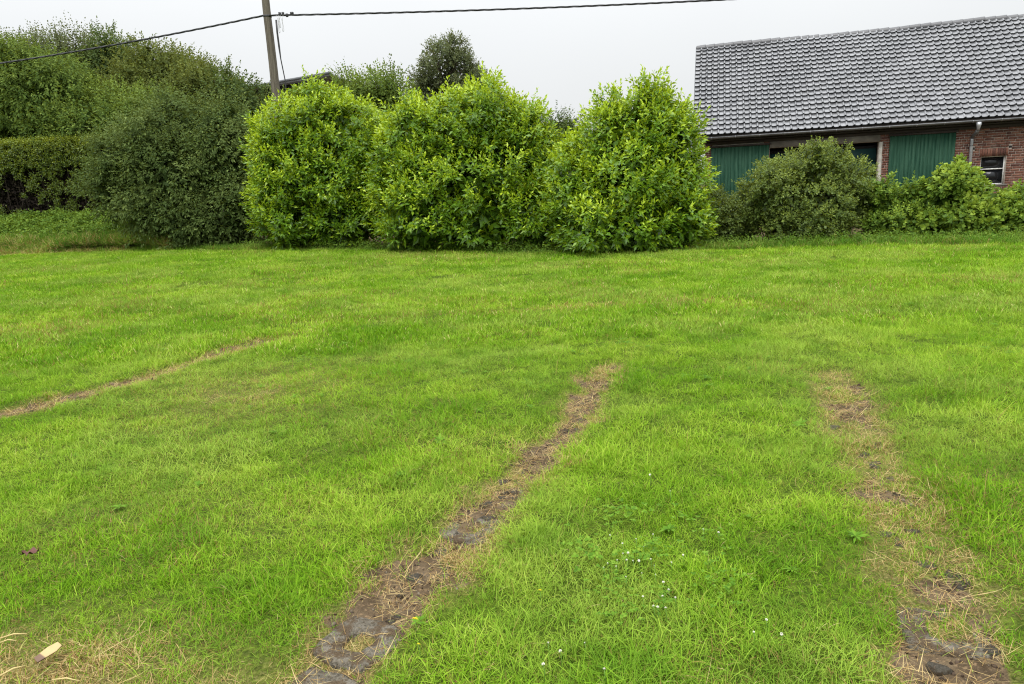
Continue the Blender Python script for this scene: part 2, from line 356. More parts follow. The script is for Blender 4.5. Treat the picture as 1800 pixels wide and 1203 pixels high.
def scatter(name, protos, mat, P, rot, scl, dry, tint, label, cat, **kw):
    c = bpy.data.collections.new(name+'_source')
    for i, me in enumerate(protos):
        if not me.materials: me.materials.append(mat)
        c.objects.link(bpy.data.objects.new('%s_tuft_%02d' % (name, i), me))
    n = len(P)
    me = bpy.data.meshes.new(name); me.vertices.add(n); me.vertices.foreach_set('co', np.asarray(P, np.float32).ravel())
    a = me.attributes.new('rot', 'FLOAT_VECTOR', 'POINT'); a.data.foreach_set('vector', np.asarray(rot, np.float32).ravel())
    for k, v in (('scl', scl), ('dry', dry), ('tint', tint)):
        a = me.attributes.new(k, 'FLOAT', 'POINT'); a.data.foreach_set('value', np.asarray(v, np.float32))
    a = me.attributes.new('idx', 'INT', 'POINT'); a.data.foreach_set('value', R.integers(0, len(protos), n).astype(np.int32))
    me.materials.append(mat)
    o = obj(name, me, None, kw.get('parent')); o['kind'] = 'stuff'
    if label: o['label'] = label; o['category'] = cat
    ng = bpy.data.node_groups.new(name+'_scatter', 'GeometryNodeTree')
    ng.interface.new_socket('Geometry', in_out='INPUT', socket_type='NodeSocketGeometry'); ng.interface.new_socket('Geometry', in_out='OUTPUT', socket_type='NodeSocketGeometry')
    gi = ng.nodes.new('NodeGroupInput'); go = ng.nodes.new('NodeGroupOutput'); ip = ng.nodes.new('GeometryNodeInstanceOnPoints')
    ci = ng.nodes.new('GeometryNodeCollectionInfo'); ci.inputs['Collection'].default_value = c; ci.inputs['Separate Children'].default_value = True; ci.inputs['Reset Children'].default_value = True
    def na(nm, dt):
        q = ng.nodes.new('GeometryNodeInputNamedAttribute'); q.data_type = dt; q.inputs['Name'].default_value = nm; return q.outputs['Attribute']
    er = ng.nodes.new('FunctionNodeEulerToRotation'); ng.links.new(na('rot', 'FLOAT_VECTOR'), er.inputs[0])
    ip.inputs['Pick Instance'].default_value = True
    ng.links.new(gi.outputs[0], ip.inputs['Points']); ng.links.new(ci.outputs[0], ip.inputs['Instance']); ng.links.new(na('idx', 'INT'), ip.inputs['Instance Index'])
    ng.links.new(er.outputs[0], ip.inputs['Rotation']); ng.links.new(na('scl', 'FLOAT'), ip.inputs['Scale']); ng.links.new(ip.outputs[0], go.inputs[0])
    md = o.modifiers.new('scatter', 'NODES'); md.node_group = ng
    return o
def sample(y0, y1, dens, kx=0.80, mx=1.3):
    n = int(dens*((y1-y0)*(kx*(y0+y1)+2*mx)))
    y = np.sqrt(R.random(n)*(y1**2-y0**2)+y0**2); x = (R.random(n)*2-1)*(kx*y+mx)
    return x, y
def lawn(name, bands, protos, keepedge, label):
    X = []; Y = []; S = []
    for (y0, y1, dens, sc_) in bands:
        x, y = sample(y0, y1, dens); X.append(x); Y.append(y); S.append(np.full(len(x), sc_))
    x = np.concatenate(X); y = np.concatenate(Y); s_ = np.concatenate(S)
    b, h = wear(x, y)
    lum = fbm(x, y, 0.8, 31); tall = fbm(x, y, 0.5, 41)
    keep = (R.random(len(x)) > b*1.02) & (y < edge_y(x)+0.15) & (R.random(len(x)) > h*0.08)
    clump = fbm(x, y, 0.16, 45, 2); keep &= (R.random(len(x)) < 0.8+0.9*sstep(.28, .6, clump))
    x, y, s_, b, h, lum, tall, clump = [q[keep] for q in (x, y, s_, b, h, lum, tall, clump)]
    n = len(x)
    scl = s_*(0.6+0.32*sstep(0.25, 0.85, tall)+0.4*sstep(.3, .75, clump)+0.1*R.standard_normal(n))*(1-0.35*h)
    dry = np.clip(0.05+0.12*sstep(0.5, 0.8, fbm(x, y, 1.4, 51))+0.8*h+0.1*R.standard_normal(n)*h, 0.02, 0.97)
    tint = np.clip(0.5+(lum-0.5)*1.6+0.16*R.standard_normal(n), 0, 1)
    rot = np.stack([R.normal(0, .12, n), R.normal(0, .12, n), R.random(n)*6.283], -1)
    return scatter(name, protos, M['grass'], np.stack([x, y, gz(x, y)-0.004], -1), rot, np.clip(scl, .35, 1.9), dry, tint, label, 'grass')
near = [blades_mesh('near_tuft', 30, 0.07, 0.022, 0.08, 0.0027, (.05, .95), (.2, 1.2)) for k in range(7)] + [blades_mesh('long_tuft', 18, 0.06, 0.05, 0.125, 0.0030, (0.1, .9), (.5, 1.5)) for k in range(2)]
far = [blades_mesh('far_tuft', 60, 0.17, 0.035, 0.095, 0.0075, (0.1, .7), (.2, .8), 2) for k in range(5)]
lawn('lawn_grass_near', [(1.3, 4.2, 1000, .9), (4.2, 7.6, 640, .95)], near, True, 'short green lawn grass with dry blades along the worn wheel tracks')
lawn('lawn_grass_far', [(7.4, 13, 150, .95), (13, 25.5, 80, 1.05)], far, True, 'mown lawn grass reaching up to the laurel bushes')
# dry thatch lying in and beside the worn tracks
x, y = sample(1.3, 9, 420); b, h = wear(x, y); k = R.random(len(x)) < np.clip(b*0.45+np.clip(h-0.25, 0, 1)*.8, 0, .7)
x, y, h = x[k], y[k], h[k]; n = len(x)
thatch = [blades_mesh('thatch', 16, 0.08, 0.03, 0.10, 0.0022, flat=True, seg=2) for q in range(4)]
scatter('dry_thatch', thatch, M['grass'], np.stack([x, y, gz(x, y)+0.002], -1), np.stack([R.normal(0, .1, n), R.normal(0, .1, n), R.random(n)*6.28], -1), R.uniform(.6, 1.2, n), np.full(n, .95), R.random(n), 'dry tan thatch lying in the worn wheel tracks', 'dry grass')
# thin pale stalks standing out of the lawn
x, y = sample(1.5, 9, 26); b, h = wear(x, y); k = (b < .3) & (R.random(len(x)) < .35+.9*sstep(.4, .7, fbm(x, y, .9, 131))); x, y = x[k], y[k]; n = len(x)
stalks = [blades_mesh('stalk', 3, 0.03, 0.08, 0.17, 0.0018, (0.1, .9), (.2, .9), 3) for q in range(5)]
scatter('grass_stalks', stalks, M['grass'], np.stack([x, y, gz(x, y)], -1), np.stack([R.normal(0, .2, n), R.normal(0, .2, n), R.random(n)*6.28], -1), R.uniform(.6, 1.15, n), R.uniform(.1, .75, n), R.uniform(.6, 1, n), 'thin pale grass stalks standing out of the lawn', 'grass')
# longer grass along the foot of the bushes
n = 5200; x = R.uniform(-19, 15, n); y = edge_y(x)+R.normal(0.3, 0.28, n); k = y > edge_y(x)-0.25; x, y = x[k], y[k]; n = len(x)
longg = [blades_mesh('margin_tuft', 40, 0.15, 0.10, 0.30, 0.008, (0.05, .5), (.3, 1.2)) for q in range(4)]
scatter('margin_grass', longg, M['margin_grass'], np.stack([x, y, gz(x, y)-.01], -1), np.stack([R.normal(0, .1, n), R.normal(0, .1, n), R.random(n)*6.28], -1), np.clip(R.normal(.8, .3, n), .35, 1.8)*np.where((x > -7) & (x < 4.2), .45, .8), np.clip(R.normal(.12, .1, n)+np.where(x < -12, .35, 0), .02, .8), R.random(n), 'longer uncut grass along the foot of the bushes', 'grass')

# ---------------------------------------------------------------- foliage
def unit(a): return a/(np.linalg.norm(a, axis=-1, keepdims=True)+1e-9)
def leaves(name, P, D, Nn, L, W, tint, rich=False, droop=0.15):
    D = unit(D); Nn = unit(Nn-(Nn*D).sum(-1, keepdims=True)*D); S = np.cross(D, Nn); n = len(P); L = L[:, None]; W = W[:, None]
    dn = np.array([0, 0, -1.])*droop*L
    lf = P+D*0.45*L+S*W*.5+Nn*W*.14+dn*.2; rt = P+D*0.45*L-S*W*.5+Nn*W*.14+dn*.2; tip = P+D*L+dn
    i = np.arange(n)
    if rich:
        mid = P+D*0.5*L+dn*.22
        V = np.stack([P, lf, rt, tip, mid], 1).reshape(-1, 3); q = i*5
        F = np.concatenate([np.stack([q, q+4, q+1], -1), np.stack([q, q+2, q+4], -1), np.stack([q+1, q+4, q+3], -1), np.stack([q+4, q+2, q+3], -1)]); k = 5
    else:
        V = np.stack([P, lf, rt, tip], 1).reshape(-1, 3); q = i*4
        F = np.concatenate([np.stack([q, q+3, q+1], -1), np.stack([q, q+2, q+3], -1)]); k = 4
    return mesh(name, V, F, {'tint': np.repeat(np.clip(tint, 0, 1), k)})
def shoots(O, D, nl, slen, L, W, ang0, ang1, young, rng=R):
    """leaves spiralling along each shoot -> arrays"""
    m = len(O); D = unit(D); ref = unit(rng.standard_normal((m, 3))); A = unit(np.cross(D, ref)); B = np.cross(D, A)
    j = np.arange(nl)/max(nl-1, 1); J = np.broadcast_to(j, (m, nl))
    az = rng.random((m, 1))*6.28+np.arange(nl)*2.4+rng.normal(0, .3, (m, nl))
    an = ang0+(ang1-ang0)*J+rng.normal(0, .18, (m, nl))
    sl = slen*rng.uniform(.7, 1.3, (m, 1))
    P = O[:, None]+D[:, None]*(J*sl)[..., None]
    Rd = np.cos(az)[..., None]*A[:, None]+np.sin(az)[..., None]*B[:, None]
    Ld = D[:, None]*np.cos(an)[..., None]+Rd*np.sin(an)[..., None]
    Nn = D[:, None]*np.sin(an)[..., None]-Rd*np.cos(an)[..., None]+rng.normal(0, .25, (m, nl, 3))
    ln = rng.uniform(L[0], L[1], (m, nl))*(1-.25*J); wd = ln*rng.uniform(W[0], W[1], (m, nl))
    ti = 0.30+rng.normal(0, .09, (m, nl))+(young[:, None]*(0.25+0.75*J))*0.65  # young also carries the top light painted into the crowns
    return [q.reshape(-1, 3) for q in (P, Ld, Nn)]+[q.ravel() for q in (ln, wd, ti)]
def ellp(px, py, Y, rx, rz, ry):       # an ellipsoid lobe given by its place and size
    c = at(px, py, Y); k = FPX/((c-C0)@FW); return (c, np.array([rx/k, ry, rz/k]))
def crown_arrays(lobes, per_m2, crad, nsh, nl, slen, L, W, up=0.45, youngp=0.6, ang=(1.25, 0.4), fill=0.35, zmin=None, gap=0.0, seed=0, toplight=0.0, rough=.28, plumes=0):
    out_ = []; tips = []; lobes = list(lobes); base_l = list(lobes)
    for k in range(plumes):                # uneven shoots standing out of the outline
        c, r = base_l[R.integers(len(base_l))]; e = unit(R.standard_normal(3)*np.array([1, .7, .6])+np.array([0, -.15, .55])); q = r*e*.92
        lobes.append((c+q, np.array([R.uniform(.12, .3), R.uniform(.12, .3), R.uniform(.2, .55)])))
    for li, (c, r) in enumerate(lobes):
        a, b, cc = r; area = 4*math.pi*(((a*b)**1.6+(a*cc)**1.6+(b*cc)**1.6)/3)**(1/1.6)
        m = max(6, int(area*per_m2)); d = unit(R.standard_normal((m, 3)))
        rr = R.uniform(.78, 1.0, m)[:, None]*(1-rough/2+rough*fbm(d[:, 0]*3+li*7+seed, d[:, 2]*3+d[:, 1]*2, .8, 60+seed)[:, None])
        cen = c+d*r*rr; ok = np.ones(m, bool)
        for lj, (c2, r2) in enumerate(lobes):
            if lj != li: ok &= (((cen-c2)/r2)**2).sum(1) > 0.62
        ok &= cen[:, 2] > (zmin if zmin is not None else -1)+0.05
        if gap: ok &= fbm(cen[:, 0]+seed, cen[:, 2]+cen[:, 1]*.6, 1.0, 70+seed) > gap
        cen = cen[ok]; d = unit(d[ok]/r)
        if len(cen) == 0: continue
        m = len(cen); cr = R.uniform(crad[0], crad[1], m)
        yg_toplit = np.clip(R.normal(youngp, .3, m)+toplight*d[:, 2], 0, 1.2)  # leaf age at random, plus light from above painted onto upward-facing clumps
        q = unit(R.standard_normal((m, nsh, 3))+d[:, None]*0.9+np.array([0, 0, .5])*up)
        O = cen[:, None]+q*(cr[:, None]*R.uniform(.25, .95, (m, nsh)))[..., None]
        sdn = unit(q*.6+d[:, None]*.35+np.array([0, 0, 1.])*up+R.normal(0, .25, (m, nsh, 3)))
        y_ = np.clip(np.repeat(yg_toplit[:, None], nsh, 1)+R.normal(0, .2, (m, nsh)), 0, 1.3)
        out_.append(shoots(O.reshape(-1, 3), sdn.reshape(-1, 3), nl, slen, L, W, ang[0], ang[1], y_.ravel()))
        tips.append(cen)
        nf = int(m*nsh*nl*fill)            # older leaves inside the lobe
        if nf:
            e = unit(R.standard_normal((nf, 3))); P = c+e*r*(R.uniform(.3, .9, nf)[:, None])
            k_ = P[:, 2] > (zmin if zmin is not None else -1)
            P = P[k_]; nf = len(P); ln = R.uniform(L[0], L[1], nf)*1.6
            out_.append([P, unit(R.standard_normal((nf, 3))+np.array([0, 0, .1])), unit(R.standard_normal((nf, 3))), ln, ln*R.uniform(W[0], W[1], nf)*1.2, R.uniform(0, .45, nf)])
    arr = [np.concatenate([o[k] for o in out_]) for k in range(6)]
    if zmin is not None:
        k_ = arr[0][:, 2] > zmin; arr = [q[k_] for q in arr]
    return arr, np.concatenate(tips)
def limb(mb, a, b, r0, r1, k=6, wob=.12, n=6):
    a = np.array(a, float); b = np.array(b, float); t = np.linspace(0, 1, n)[:, None]; L = np.linalg.norm(b-a)
    p = a+(b-a)*t+np.array([0, 0, 1])*(t*(1-t))*L*.25+np.sin(t*math.pi)*R.normal(0, wob, (n, 3))*L*.25
    mb.tube(p, np.linspace(r0, r1, n), k, cap=False); return p
def plant(name, label, cat, base, lobes, mat, group=None, trunk=0.12, limbs=14, stems=1, zmin=None, droop=.15, rich=False, nparts=0, trunk_name='trunk', crown_name='crown', **kw):
    base = np.array(base, float); T = thing(name, label, cat, tuple(base), group)
    arr, tips = crown_arrays(lobes, zmin=zmin, **kw)
    mb = MB(); cen = np.mean([l[0] for l in lobes], axis=0)
    for sI in range(stems):
        b0 = base+np.array([R.normal(0, .15*(stems > 1)), R.normal(0, .15*(stems > 1)), -.1])
        tl = lobes[sI % len(lobes)][0] if stems > 1 else cen
        top = np.array([tl[0], tl[1], tl[2]+.1]); p = limb(mb, b0, top, trunk, trunk*.45, 9, .05, 8)
        for k in range(limbs//stems):
            q = tips[R.integers(len(tips))]; i = R.integers(3, 8); limb(mb, p[i], q, trunk*.35, trunk*.06, 5)
    for V in mb.V: V -= base
    obj(trunk_name, mb.mesh(name+'_wood', True), M['bark'], T)
    arr[0] = arr[0]-base
    n = len(arr[0])
    if nparts:                             # the leaves that show largest stand as leaves of their own
        Pw = arr[0]+base; dist = np.linalg.norm(Pw-C0, axis=1); vis = arr[5]+R.random(n)*.35-0.25*(dist-dist.min())
        pick = np.argsort(-vis)[:nparts]; keep = np.ones(n, bool); keep[pick] = False
        lm = []
        for tv in (.45, .7, .95):
            me = leaves('leaf', np.zeros((1, 3)), np.array([[0, 0, 1.]]), np.array([[0, -1., 0]]), np.array([1.]), np.array([.36]), np.array([tv]), True, 0.0); me.materials.append(mat); lm.append(me)
        for i in pick:
            D = Vector(arr[1][i]).normalized(); Nv = Vector(arr[2][i]); Nv = (Nv-Nv.dot(D)*D).normalized(); S = D.cross(Nv)
            o = bpy.data.objects.new('leaf', lm[min(2, int(max(0, arr[5][i]-.33)/.25))]); col.objects.link(o); o.parent = T
            L_ = arr[3][i]; Mx = Matrix((( -S[0], -Nv[0], D[0]), (-S[1], -Nv[1], D[1]), (-S[2], -Nv[2], D[2])))
            o.rotation_euler = Mx.to_euler(); o.location = Vector(arr[0][i]); o.scale = (L_, L_, L_)
        arr = [q[keep] for q in arr]
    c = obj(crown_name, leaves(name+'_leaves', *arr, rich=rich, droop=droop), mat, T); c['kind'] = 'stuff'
    return T
def gp(x, y): return (x, y, gz1(x, y))

# --- three cherry laurels
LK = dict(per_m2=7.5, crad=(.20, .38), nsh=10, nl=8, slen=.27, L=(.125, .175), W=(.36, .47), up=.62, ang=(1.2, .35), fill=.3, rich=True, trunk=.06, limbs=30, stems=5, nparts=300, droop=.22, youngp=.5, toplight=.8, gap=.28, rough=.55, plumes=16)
c = at(565, 330, 22.0)
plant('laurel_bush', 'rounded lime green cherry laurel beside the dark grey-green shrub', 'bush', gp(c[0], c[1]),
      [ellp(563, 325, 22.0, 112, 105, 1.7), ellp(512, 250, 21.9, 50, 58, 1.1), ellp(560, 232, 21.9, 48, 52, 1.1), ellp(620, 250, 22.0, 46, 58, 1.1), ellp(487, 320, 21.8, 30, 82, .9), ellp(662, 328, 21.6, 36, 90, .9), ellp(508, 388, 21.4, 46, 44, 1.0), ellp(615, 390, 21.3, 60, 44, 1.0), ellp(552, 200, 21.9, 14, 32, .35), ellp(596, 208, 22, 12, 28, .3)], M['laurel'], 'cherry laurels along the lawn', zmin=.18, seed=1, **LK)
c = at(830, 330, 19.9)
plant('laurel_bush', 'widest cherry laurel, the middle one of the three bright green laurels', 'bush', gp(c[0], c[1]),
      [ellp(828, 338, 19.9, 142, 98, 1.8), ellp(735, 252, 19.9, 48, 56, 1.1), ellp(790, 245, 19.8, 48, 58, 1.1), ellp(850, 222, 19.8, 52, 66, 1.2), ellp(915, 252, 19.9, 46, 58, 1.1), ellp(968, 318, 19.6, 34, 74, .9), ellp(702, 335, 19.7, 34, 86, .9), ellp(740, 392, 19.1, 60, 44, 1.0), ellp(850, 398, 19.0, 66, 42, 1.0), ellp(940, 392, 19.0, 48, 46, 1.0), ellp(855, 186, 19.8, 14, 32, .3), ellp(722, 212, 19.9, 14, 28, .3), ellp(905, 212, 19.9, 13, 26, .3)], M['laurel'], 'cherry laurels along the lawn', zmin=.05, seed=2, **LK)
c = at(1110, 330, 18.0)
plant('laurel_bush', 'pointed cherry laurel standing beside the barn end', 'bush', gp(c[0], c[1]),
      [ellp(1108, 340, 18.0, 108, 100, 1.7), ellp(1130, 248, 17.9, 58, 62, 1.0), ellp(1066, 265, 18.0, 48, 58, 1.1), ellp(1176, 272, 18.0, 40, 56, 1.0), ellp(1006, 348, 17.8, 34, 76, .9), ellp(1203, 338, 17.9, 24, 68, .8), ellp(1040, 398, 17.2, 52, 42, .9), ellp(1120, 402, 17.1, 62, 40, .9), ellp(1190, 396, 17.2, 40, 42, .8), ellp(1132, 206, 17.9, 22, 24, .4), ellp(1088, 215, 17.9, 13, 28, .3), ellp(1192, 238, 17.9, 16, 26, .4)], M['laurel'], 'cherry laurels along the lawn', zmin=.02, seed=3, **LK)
# --- dark grey-green shrub left of the laurels
DK = dict(crad=(.25, .55), nsh=13, nl=7, slen=.34, gap=.27, rough=.5, plumes=14, L=(.09, .145), W=(.42, .6), up=.2, fill=.6, trunk=.06, limbs=30, stems=5, droop=.3)
c = at(330, 330, 24.2)
plant('dark_shrub', 'large dark grey-green shrub arching over the bank beside the first laurel', 'shrub', gp(c[0], c[1]),
      [ellp(325, 325, 24.2, 96, 90, 1.8), ellp(285, 250, 24.2, 58, 52, 1.3), ellp(345, 225, 24.4, 44, 40, 1.1), ellp(405, 290, 24.0, 46, 70, 1.2), ellp(225, 285, 24.3, 44, 44, 1.1), ellp(205, 335, 24.0, 30, 36, .8), ellp(400, 228, 24.6, 40, 34, 1.1), ellp(270, 370, 23.6, 50, 40, 1.0), ellp(350, 395, 23.4, 76, 42, 1.1), ellp(425, 375, 23.2, 40, 62, 1.0), ellp(300, 200, 24.5, 14, 24, .4)], M['dark_shrub'], per_m2=6, zmin=.25, seed=4, youngp=.42, toplight=.3, **DK)
# --- shrubs in front of the barn
c = at(1415, 350, 17.9)
BK = dict(rough=.42, plumes=7, crad=(.10, .24), nsh=10, nl=6, slen=.13, fill=.5, trunk=.04, limbs=26, stems=5, droop=.15)
plant('olive_shrub', 'rounded olive green shrub in front of the garage door', 'shrub', gp(c[0], c[1]),
      [ellp(1415, 368, 17.9, 104, 62, 1.2), ellp(1420, 308, 17.9, 58, 48, .8), ellp(1350, 340, 17.8, 44, 46, .8), ellp(1484, 336, 17.8, 46, 50, .8), ellp(1420, 400, 17.3, 80, 34, .8)], M['bush_olive'], per_m2=15, L=(.05, .085), W=(.5, .7), up=.4, seed=5, zmin=.0, youngp=.55, toplight=.3, **BK)
c = at(1690, 370, 16.6)
plant('broadleaf_shrub', 'sprawling fresh green shrub with broad leaves below the barn window', 'shrub', gp(c[0], c[1]),
      [ellp(1690, 392, 16.6, 92, 36, 1.0), ellp(1650, 342, 16.6, 20, 36, .45), ellp(1688, 352, 16.6, 28, 34, .55), ellp(1735, 368, 16.5, 30, 24, .6), ellp(1790, 385, 16.3, 52, 34, .9), ellp(1860, 380, 16.0, 62, 40, .9)], M['bush_fresh'], per_m2=13, L=(.09, .15), W=(.65, .9), up=.45, seed=6, zmin=.0, youngp=.6, toplight=.3, **BK)
c = at(1575, 385, 17.0)
plant('low_shrub', 'low leafy shrub between the olive shrub and the broad-leaved one', 'shrub', gp(c[0], c[1]),
      [ellp(1575, 398, 17.0, 48, 32, .8), ellp(1605, 372, 17.0, 26, 30, .6), ellp(1548, 372, 17.2, 14, 44, .4)], M['bush_fresh'], per_m2=15, L=(.06, .10), W=(.5, .7), up=.5, seed=7, zmin=0., youngp=.5, toplight=.2, **BK)
c = at(1262, 385, 18.4)
plant('bramble_shrub', 'low dark bramble tucked between the third laurel and the olive shrub', 'shrub', gp(c[0], c[1]),
      [ellp(1262, 392, 18.4, 52, 36, .9), ellp(1238, 370, 18.4, 28, 32, .6), ellp(1305, 392, 18.6, 34, 26, .6)], M['bush_olive'], per_m2=14, L=(.05, .08), W=(.5, .7), up=.4, seed=8, zmin=0., youngp=.25, **BK)
# --- trees behind
TK = dict(fill=.5, trunk=.16, limbs=26)
def tree(name, label, mat, lobes, Y, px, seed, group='trees beyond the lawn', **kw):
    k = dict(per_m2=2.4, crad=(.45, 1.0), nsh=24, nl=7, gap=.27, rough=.6, plumes=8, slen=.32, L=(.12, .18), W=(.45, .62), up=.4, youngp=.5, toplight=.35, droop=.2); k.update(TK); k.update(kw)
    c = at(px, 330, Y); return plant(name, label, 'tree', (c[0], c[1], gz1(c[0], c[1])), lobes, M[mat], group, seed=seed, **k)
tree('broad_tree', 'broad dark green tree with hanging leaves right behind the clipped hedge', 'green_tree', [ellp(20, 200, 31, 126, 90, 2.2), ellp(-60, 160, 31, 100, 85, 2), ellp(95, 185, 31, 72, 70, 1.8), ellp(40, 145, 31.4, 78, 48, 1.7), ellp(40, 300, 31, 140, 70, 1.6)], 31, 20, 11, droop=.5, up=.15)
tree('feathery_tree', 'tall feathery tree with loose upright twigs behind the broad tree', 'grey_tree', [ellp(115, 150, 37, 56, 62, 1.8), ellp(60, 135, 37, 55, 46, 1.8), ellp(150, 118, 37, 34, 38, 1.3), ellp(0, 130, 37.5, 60, 42, 1.8)], 37, 110, 12, gap=.3, per_m2=2.4, up=.9, slen=.6)
tree('dark_tree', 'slender dark green tree rising between feathery tree and light olive tree', 'deep_tree', [ellp(208, 135, 36.5, 32, 54, 1.3), ellp(165, 158, 36.5, 36, 46, 1.2), ellp(205, 200, 36.3, 55, 70, 1.5)], 36.5, 205, 13)
tree('light_olive_tree', 'light olive tree with sky showing through its crown near the dark slender tree', 'olive_tree', [ellp(285, 148, 33, 56, 46, 1.6), ellp(328, 158, 33, 32, 36, 1.2), ellp(245, 190, 33, 54, 56, 1.5), ellp(310, 225, 32.6, 80, 60, 1.6)], 33, 285, 14, gap=.3)
tree('round_olive_tree', 'rounded olive green tree between the light olive tree and the utility pole', 'olive_tree', [ellp(372, 175, 32, 38, 42, 1.3), ellp(345, 215, 32, 52, 56, 1.4), ellp(400, 225, 31.8, 42, 58, 1.3), ellp(380, 300, 31.8, 80, 80, 1.4)], 32, 372, 15, gap=.15)
tree('small_dark_tree', 'small dark tree whose top meets the far roof beside the utility pole', 'deep_tree', [ellp(416, 178, 30, 28, 34, 1.0), ellp(435, 245, 30, 44, 50, 1.2), ellp(458, 215, 30.5, 24, 30, .9), ellp(440, 330, 30, 60, 70, 1.2)], 30, 430, 16, plumes=0)
tree('mid_shrub_tree', 'bushy mid green tree behind the dark grey-green shrub', 'green_tree', [ellp(190, 225, 29.8, 66, 50, 1.3), ellp(130, 242, 29.8, 56, 38, 1.2), ellp(255, 235, 29.4, 58, 48, 1.3), ellp(210, 320, 29.8, 90, 70, 1.2)], 29.8, 190, 17)
tree('screen_tree', 'dense dark green tree screening the brick outbuilding behind the utility pole', 'deep_tree', [ellp(525, 235, 29.5, 58, 36, 1.3), ellp(500, 212, 29.7, 24, 22, .8), ellp(570, 210, 29.6, 22, 26, .8)], 29.5, 525, 18, plumes=0)
tree('shoot_tree', 'green tree with upright leafy shoots between two laurels', 'green_tree', [ellp(655, 215, 30, 52, 40, 1.4), ellp(616, 218, 30, 28, 32, 1.0), ellp(690, 222, 30, 32, 42, 1.1), ellp(668, 188, 30, 30, 22, .9), ellp(620, 190, 30, 14, 22, .5)], 30, 655, 19, up=1.0, slen=.5, gap=.15)
tree('lone_gappy_tree', 'lone far tree with a gappy rounded crown showing sky through it', 'grey_tree', [ellp(782, 125, 43, 44, 40, 1.6), ellp(764, 106, 43, 24, 26, 1.1), ellp(798, 104, 43, 24, 26, 1.1), ellp(744, 150, 43, 24, 20, 1.1), ellp(824, 142, 43, 20, 24, 1.0), ellp(790, 166, 43, 44, 30, 1.4)], 43, 786, 20, gap=.44, trunk=.2, limbs=34, fill=.1, per_m2=4.2, crad=(.3, .6), nsh=13)
tree('gap_tree', 'dark evergreen tip filling the gap between middle and pointed laurels', 'deep_tree', [ellp(990, 275, 21.4, 34, 46, .8), ellp(968, 248, 21.5, 18, 24, .6), ellp(1005, 240, 21.5, 14, 18, .5)], 21.4, 985, 21, L=(.06, .09), per_m2=9, crad=(.12, .26), nsh=10)

# --- clipped hedge with bare lower stems
Yh = 28.6
hl, hr = at(-90, 255, Yh), at(182, 252, Yh); ztop = .5*(hl[2]+hr[2])
hedge = thing('clipped_hedge', 'clipped flat-topped hedge with yellow-green top and bare dark stems below', 'hedge', (0.5*(hl[0]+hr[0]), Yh, gz1(hl[0], 27)))
hb = np.array(hedge.location); x0, x1 = hl[0]-hb[0], hr[0]-hb[0]; H = ztop-hb[2]
n = 5200; top = np.stack([R.uniform(x0, x1, n), R.uniform(-.55, .55, n), H-.08+R.normal(0, .07, n)], -1)
a1 = shoots(top, unit(R.normal(0, .35, (n, 3))+np.array([0, -.15, 1.])), 5, .16, (.06, .10), (.45, .6), 1.1, .5, np.clip(R.normal(.85, .2, n), 0, 1.2))
n = 8000; fx = R.uniform(x0, x1, n); fz = R.uniform(.05, H-.1, n); ok = fbm(fx, fz, .3, 81) > 0.53-0.24*sstep(H*.4, H, fz)-0.08*sstep(.5, .1, fz)
fx, fz = fx[ok], fz[ok]; n = len(fx)
fr = np.stack([fx, -.55+R.normal(0, .07, n), fz], -1)
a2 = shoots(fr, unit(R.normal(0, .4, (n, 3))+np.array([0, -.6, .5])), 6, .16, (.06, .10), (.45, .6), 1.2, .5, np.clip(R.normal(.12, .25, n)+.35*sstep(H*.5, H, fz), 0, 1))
n = 42000; inn = np.stack([R.uniform(x0, x1, n), R.uniform(-.35, .5, n), R.uniform(0, H-.15, n)], -1)
c = obj('foliage', leaves('hedge_foliage', *[np.concatenate([a1[k], a2[k]]) for k in range(6)]), M['hedge'], hedge); c['kind'] = 'stuff'
ln = R.uniform(.1, .22, n); c = obj('dead_twigs', leaves('hedge_twigs', inn, unit(R.standard_normal((n, 3))+np.array([.3, 0, .8])), unit(R.standard_normal((n, 3))), ln, ln*.35, R.random(n)), M['twig'], hedge); c['kind'] = 'stuff'
mb = MB()
for k in range(90):
    xx = R.uniform(x0, x1); yy = R.uniform(-.45, .3); l = R.uniform(-.7, -.1); mb.tube([(xx-l*.5, yy, -.1), (xx, yy-.03, H*.5), (xx+l*.3, yy, H-.1)], [.022, .016, .008], 5)
obj('stems', mb.mesh('hedge_stems'), M['twig'], hedge, kind='stuff')

# --- weedy bank in front of the hedge
bx = np.linspace(-30, -9.2, 90); by = np.linspace(24.2, 28.4, 36); BX, BY = np.meshgrid(bx, by)
ey = edge_y(BX); tt = sstep(0.0, .45, BY-ey-.1); h2 = sstep(1.0, 3.2, BY-ey)
fade = 1-sstep(-12.2, -9.4, BX)
BZ = gz(BX, BY, False)-.05+fade*(tt*(.36+.16*(fbm(BX, BY, 1.3, 90)-.5)) + h2*.62 + .1*(fbm(BX, BY, .5, 95)-.5)*tt)
idx = np.arange(BX.size).reshape(BX.shape); Fq = np.stack([idx[:-1, :-1], idx[:-1, 1:], idx[1:, 1:], idx[1:, :-1]], -1).reshape(-1, 4)
obj('bank', mesh('bank', np.stack([BX, BY, BZ], -1).reshape(-1, 3), Fq, {'bare': np.full(BX.size, .0), 'dryg': np.clip(1-h2.ravel()*1.2, 0, 1)*.25}, True), M['ground'], kind='structure')
from math import floor
def bank_z(x, y):
    fi = np.clip((x-bx[0])/(bx[1]-bx[0]), 0, len(bx)-1.01); fj = np.clip((y-by[0])/(by[1]-by[0]), 0, len(by)-1.01)
    return BZ[fj.astype(int), fi.astype(int)]
n = 9000; x = R.uniform(-22.5, -9.8, n); y = edge_y(x)+R.uniform(.9, 3.8, n); k = y < 28.3; x, y = x[k], y[k]; n = len(x)
